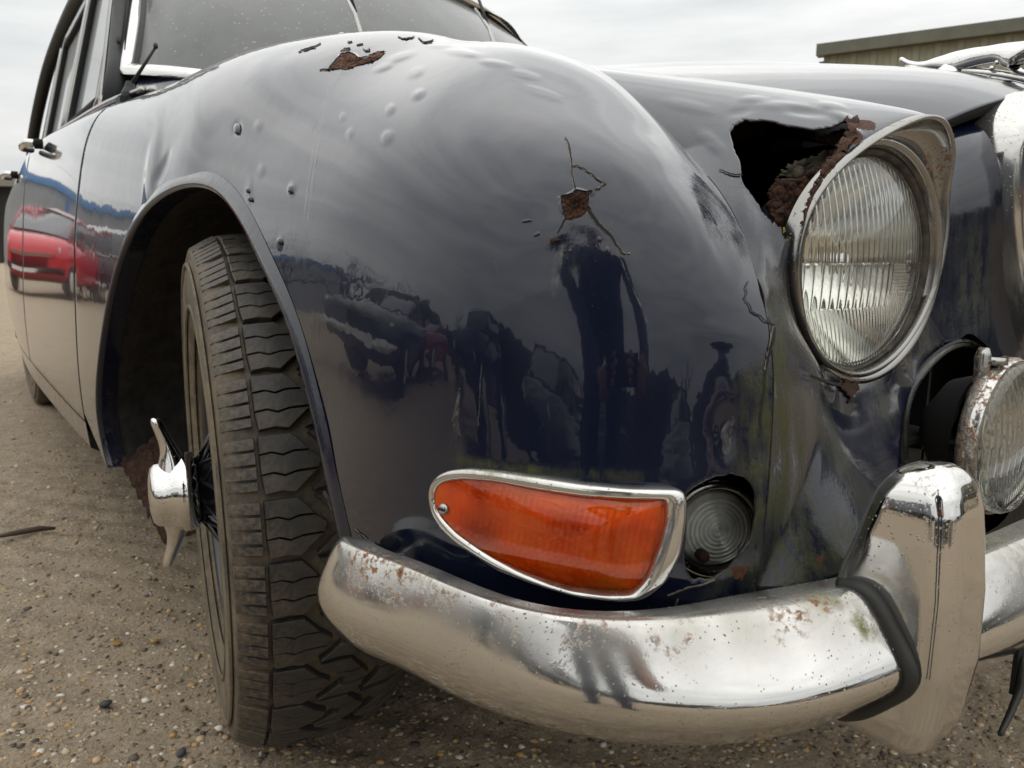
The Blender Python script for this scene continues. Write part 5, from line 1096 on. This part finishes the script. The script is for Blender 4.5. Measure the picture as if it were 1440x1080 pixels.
a = np.array([-26., 42.]); b = np.array([1.2, 40.]); d_, n_ = cladding(gb, a, b, 4.75, M['grey'], .6, 60)
bar('fascia', a, b, n_, -.05, .25, 4.75, 5.15, M['blue'], gb); bar('roof', a, b, n_, -16, 0, 5.1, 5.25, M['roofgrey'], gb)
for u_ in (8, 19.5): bar('downpipe', a+d_*u_, a+d_*(u_+.35), n_, .04, .3, 0, 4.6, M['blue'], gb)
ds = empty('dark_shed'); tag(ds, 'dark open shed with a pale roof edge at the far left', 'building'); a = np.array([.9, 33.]); b = np.array([4.2, 32.6])
bar('back_wall', a, b, np.array([0, -1.]), -.1, 0, 0, 2.75, M['rubber'], ds); bar('roof', a-[.2, 0], b, np.array([0, -1.]), -4, .6, 2.75, 3.12, simple('pale_roof_edge', (.20, .19, .16), .6), ds)
for u_ in (0, 3.2): bar('post', a+[u_, 0], a+[u_+.12, 0], np.array([0, -1.]), .3, .45, 0, 2.75, M['rubber'], ds)
# overhead cables
for i, (p0, p1) in enumerate((((-80, 45, 13), (-20, 60, 12)), ((-30, 60, 19), (70, 45, 33)), ((-30, 60, 15.5), (70, 45, 25)), ((-90, 50, 9.5), (-6, 62, 9.0)))):
    t = np.linspace(0, 1, 20); p0, p1 = np.array(p0, float), np.array(p1, float); o = mesh('overhead_cable', *tube([p0*(1-u_)+p1*u_-np.array([0, 0, 2.5*4*u_*(1-u_)]) for u_ in t], .016, 5), simple('cable_grey', (.2, .2, .2), .6)); tag(o, ['thin cable high over the left edge of the yard', 'upper thin cable crossing the sky above the bonnet', 'lower thin cable crossing the sky above the bonnet', 'lowest thin cable left of the car roof'][i], 'cable')

# ---------------------------------------------- cars around the yard, mostly seen mirrored in the paint
M['carglass'] = simple('car_window', (.07, .075, .08), .05, coat=.8); M['tyreb'] = simple('plain_tyre', (.02, .02, .02), .8); M['lampw'] = simple('clear_lamp', (.6, .6, .58), .15, coat=.5); M['plate'] = simple('plate_white', (.7, .7, .68), .5)
def sect(y, hw, zb, zt, e=.35, n=20, x=0):
    out_ = []
    for k in range(n): t = 2*math.pi*k/n; c_, s_ = math.cos(t), math.sin(t); out_.append((x+hw*math.copysign(abs(c_)**e, c_), y, (zb+zt)/2+(zt-zb)/2*math.copysign(abs(s_)**e, s_)))
    return np.array(out_)
def yard_car(name, label, cat, loc, rz, paint, kind, group='cars parked round the yard', hood=None):
    r = empty(name, loc, rz); tag(r, label, cat, group)      # front faces -Y of its own space
    pm = simple(name+'_paint', paint, .22, coat=.8) if not isinstance(paint, bpy.types.Material) else paint
    K = {'van': ([(0, .70, .42, .80), (.06, .80, .35, .95), (.6, .84, .25, 1.08), (1.3, .85, .22, 1.12), (4.0, .85, .22, 1.14), (4.15, .82, .3, 1.1)], [(.72, .66, 1.02, 1.12), (1.25, .70, 1.02, 1.60), (1.7, .71, 1.02, 1.70), (3.9, .70, 1.02, 1.69), (4.1, .64, 1.02, 1.5)], .31, (.80, 3.3)),
         'saloon': ([(0, .62, .40, .66), (.08, .78, .30, .78), (.7, .82, .22, .92), (1.5, .83, .20, .97), (3.6, .83, .22, .97), (4.4, .74, .32, .84)], [(1.35, .56, .90, .98), (2.0, .58, .9, 1.38), (2.8, .58, .9, 1.40), (3.6, .52, .9, .99)], .31, (.85, 3.5)),
         'jeep': ([(0, .76, .45, 1.02), (.05, .80, .40, 1.08), (1.2, .82, .38, 1.12), (1.3, .84, .38, 1.15), (3.6, .84, .38, 1.15)], [(1.22, .72, 1.1, 1.2), (1.35, .72, 1.1, 1.75), (1.6, .72, 1.1, 1.88), (3.5, .72, 1.1, 1.88)], .36, (.6, 2.9))}[kind]
    e = .22 if kind == 'jeep' else .38
    b = pour('body', [sect(*s_, e=e) for s_ in K[0]], pm, r, cap=True); V = b.data
    bm = bmesh.new(); bm.from_mesh(V); bmesh.ops.holes_fill(bm, edges=[e_ for e_ in bm.edges if e_.is_boundary]); bm.to_mesh(V); bm.free()
    pour('cabin_glass', [sect(*s_, e=.35) for s_ in K[1]], M['carglass'], r, cap=True)
    tops = K[1]; rf = pour('roof', [np.concatenate([sect(y, hw*1.01, zt-.07, zt+.015, e=.5)]) for y, hw, zb, zt in tops[1:]], pm if not hood else hood, r, cap=True)
    for sx in (-1, 1):
        for (y, hw, zb, zt), (y2, hw2, zb2, zt2) in zip(tops[:-1], tops[1:]): 
            if zt2 > 1.1 and zt-zb < .5: mesh('pillar', *tube([(sx*hw*.97, y, zt-.04), (sx*hw2*.97, y2, zt2-.03)], .03, 6), pm, r)
        mesh('pillar', *tube([(sx*.86*K[0][2][1], (tops[1][0]+tops[-2][0])/2, 1.0), (sx*tops[1][1]*.98, (tops[1][0]+tops[-2][0])/2, tops[1][3]-.02)], .035, 6), pm, r)
        hl = skin('headlight', [(sx*.60, (.05 if kind == 'saloon' else -.02), .66 if kind != 'van' else .78, .07, .09), (sx*.66, (.13 if kind == 'saloon' else .05), .70 if kind != 'van' else .84, .07, .10)], [(0, 1)], M['lampw'], r, 1)
        mesh('wing_mirror', *merge(sect(tops[0][0]+.15, .07, 1.0, 1.14, n=10, x=sx*.93).tolist() and (np.concatenate([sect(tops[0][0]+.15, .08, 1.0, 1.14, n=10, x=sx*.93), sect(tops[0][0]+.25, .05, 1.03, 1.12, n=10, x=sx*.93)]), [(k, (k+1) % 10, 10+(k+1) % 10, 10+k) for k in range(10)]+[tuple(range(10))])), pm, r)
        for y in K[3]:
            w_ = mesh('wheel', *lathe([(.0, sx*.10), (K[2]*.6, sx*.10), (K[2]*.62, sx*.11), (K[2]*.95, sx*.10), (K[2], sx*.07), (K[2], -sx*.09), (.0, -sx*.09)], 24, 'X', (sx*.76, y, K[2])), M['tyreb'], r); mesh('hubcap', *lathe([(.0, sx*.125), (K[2]*.55, sx*.115), (K[2]*.6, sx*.10)], 20, 'X', (sx*.76, y, K[2])), M['lampw'], w_)
    mesh('grille', *box(-.30, .30, -.02 if kind == 'jeep' else .0, .05, .50, .66), M['gap'], r, smooth=False); mesh('grille_bar', *box(-.42, .42, -.03, .03, .68, .73), M['chrome_clean'], r, smooth=False); zer(bpy.data.objects[r.children[-1].name]) if False else None
    mesh('bumper', *tube([(-.80, .20, .45), (-.72, -.02, .45), (0, -.06, .45), (.72, -.02, .45), (.80, .20, .45)], .05, 8), M['gap'] if kind != 'saloon' else M['lampw'], r)
    mesh('plate', *(box(-.26, .26, -.125, -.115, .40, .51) if kind == 'saloon' else box(-.20, .20, -.125, -.115, .41, .48)), M['plate'], r, smooth=False)
    if hood: mesh('bonnet', *box(-.70, .70, .02, 1.25, 1.09, 1.13), hood, r, smooth=False)
    return r
white = simple('white_panel', (.7, .7, .68), .4)
yard_car('red_van', 'bright red small van at the left edge, mirrored in the doors', 'van', (-1.75, 12.6, .04), rad(36), (.52, .010, .018), 'van', None)
yard_car('off_road_car', 'dark green boxy off-road car with white bonnet mirrored in the front door', 'car', (-4.3, 14.6, .04), rad(24), (.02, .03, .028), 'jeep', None, white)
cars = [('dark_saloon', 'dark old saloon with bright bumper mirrored low in the wing', 'car', (-3.6, 3.9), -40+70, (.012, .015, .02)), ('red_saloon', 'dark red saloon parked beyond the dark old saloon', 'car', (-7.2, 5.2), 40, (.30, .008, .012)),
        ('blue_saloon', 'navy boxy off-road car parked to the left of the photographer', 'car', (-6.6, 1.6), 75, (.012, .02, .05)), ('grey_saloon', 'dark grey van parked behind the photographer', 'van', (-6.9, -1.6), 95, (.04, .042, .045)),
        ('green_saloon', 'dark green off-road car parked behind the photographer on the right', 'car', (-7.4, -5.2), 125, (.012, .03, .022)), ('black_saloon', 'black saloon parked across the yard in front of the bonnet', 'car', (-3.6, -8.6), 165, (.01, .01, .012)),
        ('maroon_saloon', 'maroon saloon parked in front of the grille', 'car', (.2, -9.3), 185, (.16, .01, .015)), ('blue_hatchback', 'mid blue car parked in front of the overrider', 'car', (3.6, -8.8), 200, (.02, .06, .14)), ('black_hatchback', 'black van parked near the tan shed', 'van', (7.2, -6.6), 230, (.012, .012, .014)), ('silver_saloon', 'grey car parked at the tan shed wall', 'car', (10.5, -3.2), 250, (.10, .10, .11))]
for nm_, lb, ct, (x, y), rz, col in cars:
    rz_ = math.atan2(x+.8, -(y+.5)) if True else 0; yard_car(nm_.replace('blue_saloon', 'blue_off_roader').replace('green_saloon', 'green_off_roader').replace('grey_saloon', 'grey_van').replace('black_hatchback', 'black_van'), lb, ct, (x, y, .04), math.atan2(-(-.8-x), (-.5-y)*-1)*0+math.atan2((-.8-x), -(-.5-y))+rad(35), col, {'blue_saloon': 'jeep', 'grey_saloon': 'van', 'green_saloon': 'jeep', 'black_hatchback': 'van'}.get(nm_, 'saloon'))
# bare trees behind
def tree_mesh(seed, H):
    rs = random.Random(seed); T = []; K_ = []
    def grow(p, d, L_, r, lv):
        n = 4; pts = [p]; q_ = p
        for i in range(n): d = (d+Vector((rs.gauss(0, .12), rs.gauss(0, .12), rs.gauss(.04, .08)))).normalized(); q_ = q_+d*L_/n; pts.append(q_)
        (T if lv < 2 else K_).append(tube([tuple(x) for x in pts], [r*(1-.5*i/n) for i in range(n+1)], 5 if lv < 2 else 3, cap=False))
        if lv < 4:
            for _ in range(3 if lv else 5):
                f = rs.uniform(.35, 1); k = pts[int(f*n)]; ax = Vector((rs.gauss(0, 1), rs.gauss(0, 1), rs.gauss(.2, .5))).normalized(); grow(k, (d*.6+ax*.8).normalized(), L_*rs.uniform(.5, .72), r*.45, lv+1)
    grow(Vector((0, 0, 0)), Vector((0, 0, 1)), H*.42, H*.025, 0); return merge(*T), merge(*K_)
bark = simple('bare_bark', (.035, .028, .022), .9)
TM = [tree_mesh(s_, 9) for s_ in (1, 2)]
tdat = []
for i, (az, dist, sc) in enumerate(((-24, 30, 1.), (-31, 26, 1.05), (-40, 34, 1.2), (-52, 36, 1.15), (-68, 33, 1.), (-88, 38, 1.2), (-118, 36, 1.1), (-150, 34, 1.), (-172, 36, 1.15), (165, 34, 1.), (146, 38, 1.2))):
    t = empty('bare_tree', (-.8+dist*math.sin(rad(az)), -.4+dist*math.cos(rad(az)), 0), i*1.7); t.scale = (sc, sc, sc*.9)
    tag(t, 'bare winter tree '+['at the left end of the row, near the grey warehouse', 'with wide twiggy crown above the dark old saloon', 'standing behind the dark red saloon', 'between the dark red saloon and the navy off-road car', 'behind the navy boxy off-road car', 'straight behind the dark grey van', 'behind the photographer, above the dark green off-road car', 'to the right of the dark green off-road car', 'behind the black saloon facing the bonnet', 'behind the maroon saloon facing the grille', 'at the right end of the row, near the blue car'][i], 'tree', 'bare trees round the yard')
    if i < 2: a = mesh('trunk', *TM[i][0], bark, t); b = mesh('crown', *TM[i][1], bark, t); tdat.append((a, b))
    else:
        for s_ in tdat[i % 2]: c_ = s_.copy(); C.objects.link(c_); c_.parent = t
# dark hedge line behind the cars
V = []; Fc = []; rs = np.random.RandomState(9); nH = 150
hp = []
for i in range(nH):
    az = rad(-34-220*i/nH); d_ = 40; hp.append((-.8+d_*math.sin(az), -.4+d_*math.cos(az)))
HV = []
for i, (x, y) in enumerate(hp):
    hh = 4.2+2.2*math.sin(i*.21)*math.sin(i*.05)+rs.rand()*.9; ux, uy = (x+.8)/40, (y+.4)/40
    for k, (o_, z) in enumerate(((-1.2, 0), (-1.4, hh*.5), (-.8, hh*.9), (0, hh), (1.2, hh*.8), (1.6, 0))): HV.append((x+ux*(o_+rs.normal()*.3), y+uy*(o_+rs.normal()*.3), z+(rs.normal()*.15 if z else 0)))
hd = mesh('hedge', HV, grid_faces(nH, 6), simple('dark_hedge', (.030, .034, .020), .95, nscale=2, var=.6, bump=1, bd=.1)); tag(hd, 'long dark hedge closing the yard behind the parked cars', 'hedge')

# ---------------------------------------------- the photographer, standing behind the camera
pr_ = empty('person', (-1.50, -1.24, 0), 0); tag(pr_, 'person in a dark padded jacket holding up a phone, mirrored in the wing', 'person')
fwd = Vector((.80, .60, 0)); sd = Vector((.60, -.80, 0))
def L3(f, s_, z): v = fwd*f+sd*s_; return (v.x, v.y, z)
J = {}; vs = []; es = []
def add(name, p, r, par=None):
    J[name] = len(vs); vs.append((*p, *(r if isinstance(r, tuple) else (r, r))))
    if par: es.append((J[par], J[name]))
add('pel', L3(0, 0, .95), (.13, .17)); add('wst', L3(.0, 0, 1.12), (.11, .15), 'pel'); add('cst', L3(.01, 0, 1.32), (.12, .18), 'wst'); add('nkb', L3(.0, 0, 1.45), (.07, .09), 'cst'); add('nk', L3(.02, 0, 1.50), .052, 'nkb'); add('hd0', L3(.04, 0, 1.57), .065, 'nk'); add('hd1', L3(.045, 0, 1.64), (.078, .095), 'hd0'); add('hd2', L3(.035, 0, 1.71), (.065, .08), 'hd1')
for s_, n in ((1, 'r'), (-1, 'l')):
    add('hip'+n, L3(0, .09*s_, .88), .09, 'pel'); add('kn'+n, L3(.02, .10*s_, .48), .058, 'hip'+n); add('an'+n, L3(-.01, .11*s_, .09), .042, 'kn'+n); add('ft'+n, L3(.06, .12*s_, .04), .038, 'an'+n); add('toe'+n, L3(.16, .13*s_, .03), .03, 'ft'+n)
cw = Vector(CAM)-Vector((-1.50, -1.24, 0))
ph = cw-Vector(_f)*.035
def hand(n, sh, el, wr, tgt):
    add('sh'+n, sh, .062, 'cst'); add('el'+n, el, .045, 'sh'+n); add('wr'+n, wr, .028, 'el'+n); w_ = Vector(wr); t_ = (Vector(tgt)-w_); pm = w_+t_*.45; add('pm'+n, tuple(pm), (.036, .018), 'wr'+n)
    lat = Vector(_u)
    for k, (o_, ln) in enumerate(((.028, .062), (.010, .072), (-.008, .068), (-.026, .054))):
        a = pm+lat*o_+t_*.25; b = a+t_.normalized()*ln*.5-Vector(_f)*.006; c_ = b+t_.normalized()*ln*.35+Vector(_f)*.012; add(f'f{k}a'+n, tuple(a), .010, 'pm'+n); add(f'f{k}b'+n, tuple(b), .0085, f'f{k}a'+n); add(f'f{k}c'+n, tuple(c_), .0075, f'f{k}b'+n)
    a = pm+lat*-.035-Vector(_f)*.012; add('th'+n, tuple(a), .012, 'pm'+n); add('th2'+n, tuple(a+t_.normalized()*.035), .0095, 'th'+n)
rw = ph+Vector(_r)*.12-Vector(_u)*.03-Vector(_f)*.05; lw = ph-Vector(_r)*.12-Vector(_u)*.03-Vector(_f)*.05
hand('r', L3(.02, .19, 1.38), L3(.16, .24, 1.08), tuple(rw), tuple(ph+Vector(_r)*.05)); hand('l', L3(.02, -.19, 1.38), L3(.16, -.24, 1.08), tuple(lw), tuple(ph-Vector(_r)*.05))
body = skin('body', vs, es, simple('dark_clothes', (.016, .018, .026), .75, nscale=30), pr_, 2)
q = NM('person_clothing'); sp = q.n('ShaderNodeSeparateXYZ'); q.l(q.co(), sp.inputs[0]); z = sp.outputs[2]; skn = (.42, .24, .17)
dst = q.n('ShaderNodeVectorMath', operation='DISTANCE'); q.l(q.co(), dst.inputs[0]); dst.inputs[1].default_value = tuple(ph); hands = q.math('LESS_THAN', dst.outputs['Value'], .135)
c = q.mix(q.math('GREATER_THAN', z, .92), (.02, .03, .06), (.018, .018, .022)); c = q.mix(q.math('GREATER_THAN', z, 1.49), c, skn); c = q.mix(hands, c, skn); c = q.mix(q.math('LESS_THAN', z, .075), c, (.03, .02, .015))
q.set(base=c, rough=.8, normal=q.bump(q.noise(25, 4), .5, .01)); body.data.materials[0] = q.m
mesh('hair', *lathe([(.0, .105), (.050, .094), (.078, .066), (.086, .03), (.082, .005), (.0, .0)], 20, 'Z', L3(.02, 0, 1.675)), simple('brown_hair', (.03, .02, .012), .7, nscale=60, bump=.6), pr_)
for s_ in (-1, 1):
    mesh('eye', *lathe([(0, .012), (.009, .008), (.012, 0)], 10, 'Z', L3(.115, .032*s_, 1.655)), simple('eye_tone', (.5, .5, .5), .2), pr_); mesh('ear', *lathe([(0, .03), (.012, .02), (.014, -.01), (0, -.03)], 8, 'Z', L3(.03, .092*s_, 1.645)), simple('ear_skin', skn, .6), pr_)
mesh('nose', *lathe([(.002, .03), (.010, -.005), (.014, -.018), (0, -.024)], 8, 'Z', L3(.128, 0, 1.635)), bpy.data.materials['ear_skin'], pr_); mesh('mouth', *tube([L3(.118, -.024, 1.592), L3(.126, 0, 1.590), L3(.118, .024, 1.592)], .005, 6), simple('lip_tone', (.32, .10, .09), .5), pr_)
pc = Vector(CAM)-Vector(_f)*.035; V, Fc = box(-.074, .074, -.036, .036, -.004, .004); V = [pc+Vector(_r)*a+Vector(_u)*b-Vector(_f)*c_ for a, b, c_ in V]
phn = mesh('phone', V, Fc, simple('phone_black', (.01, .01, .011), .2), smooth=False); tag(phn, 'black phone held sideways in both hands in front of the wing', 'phone')
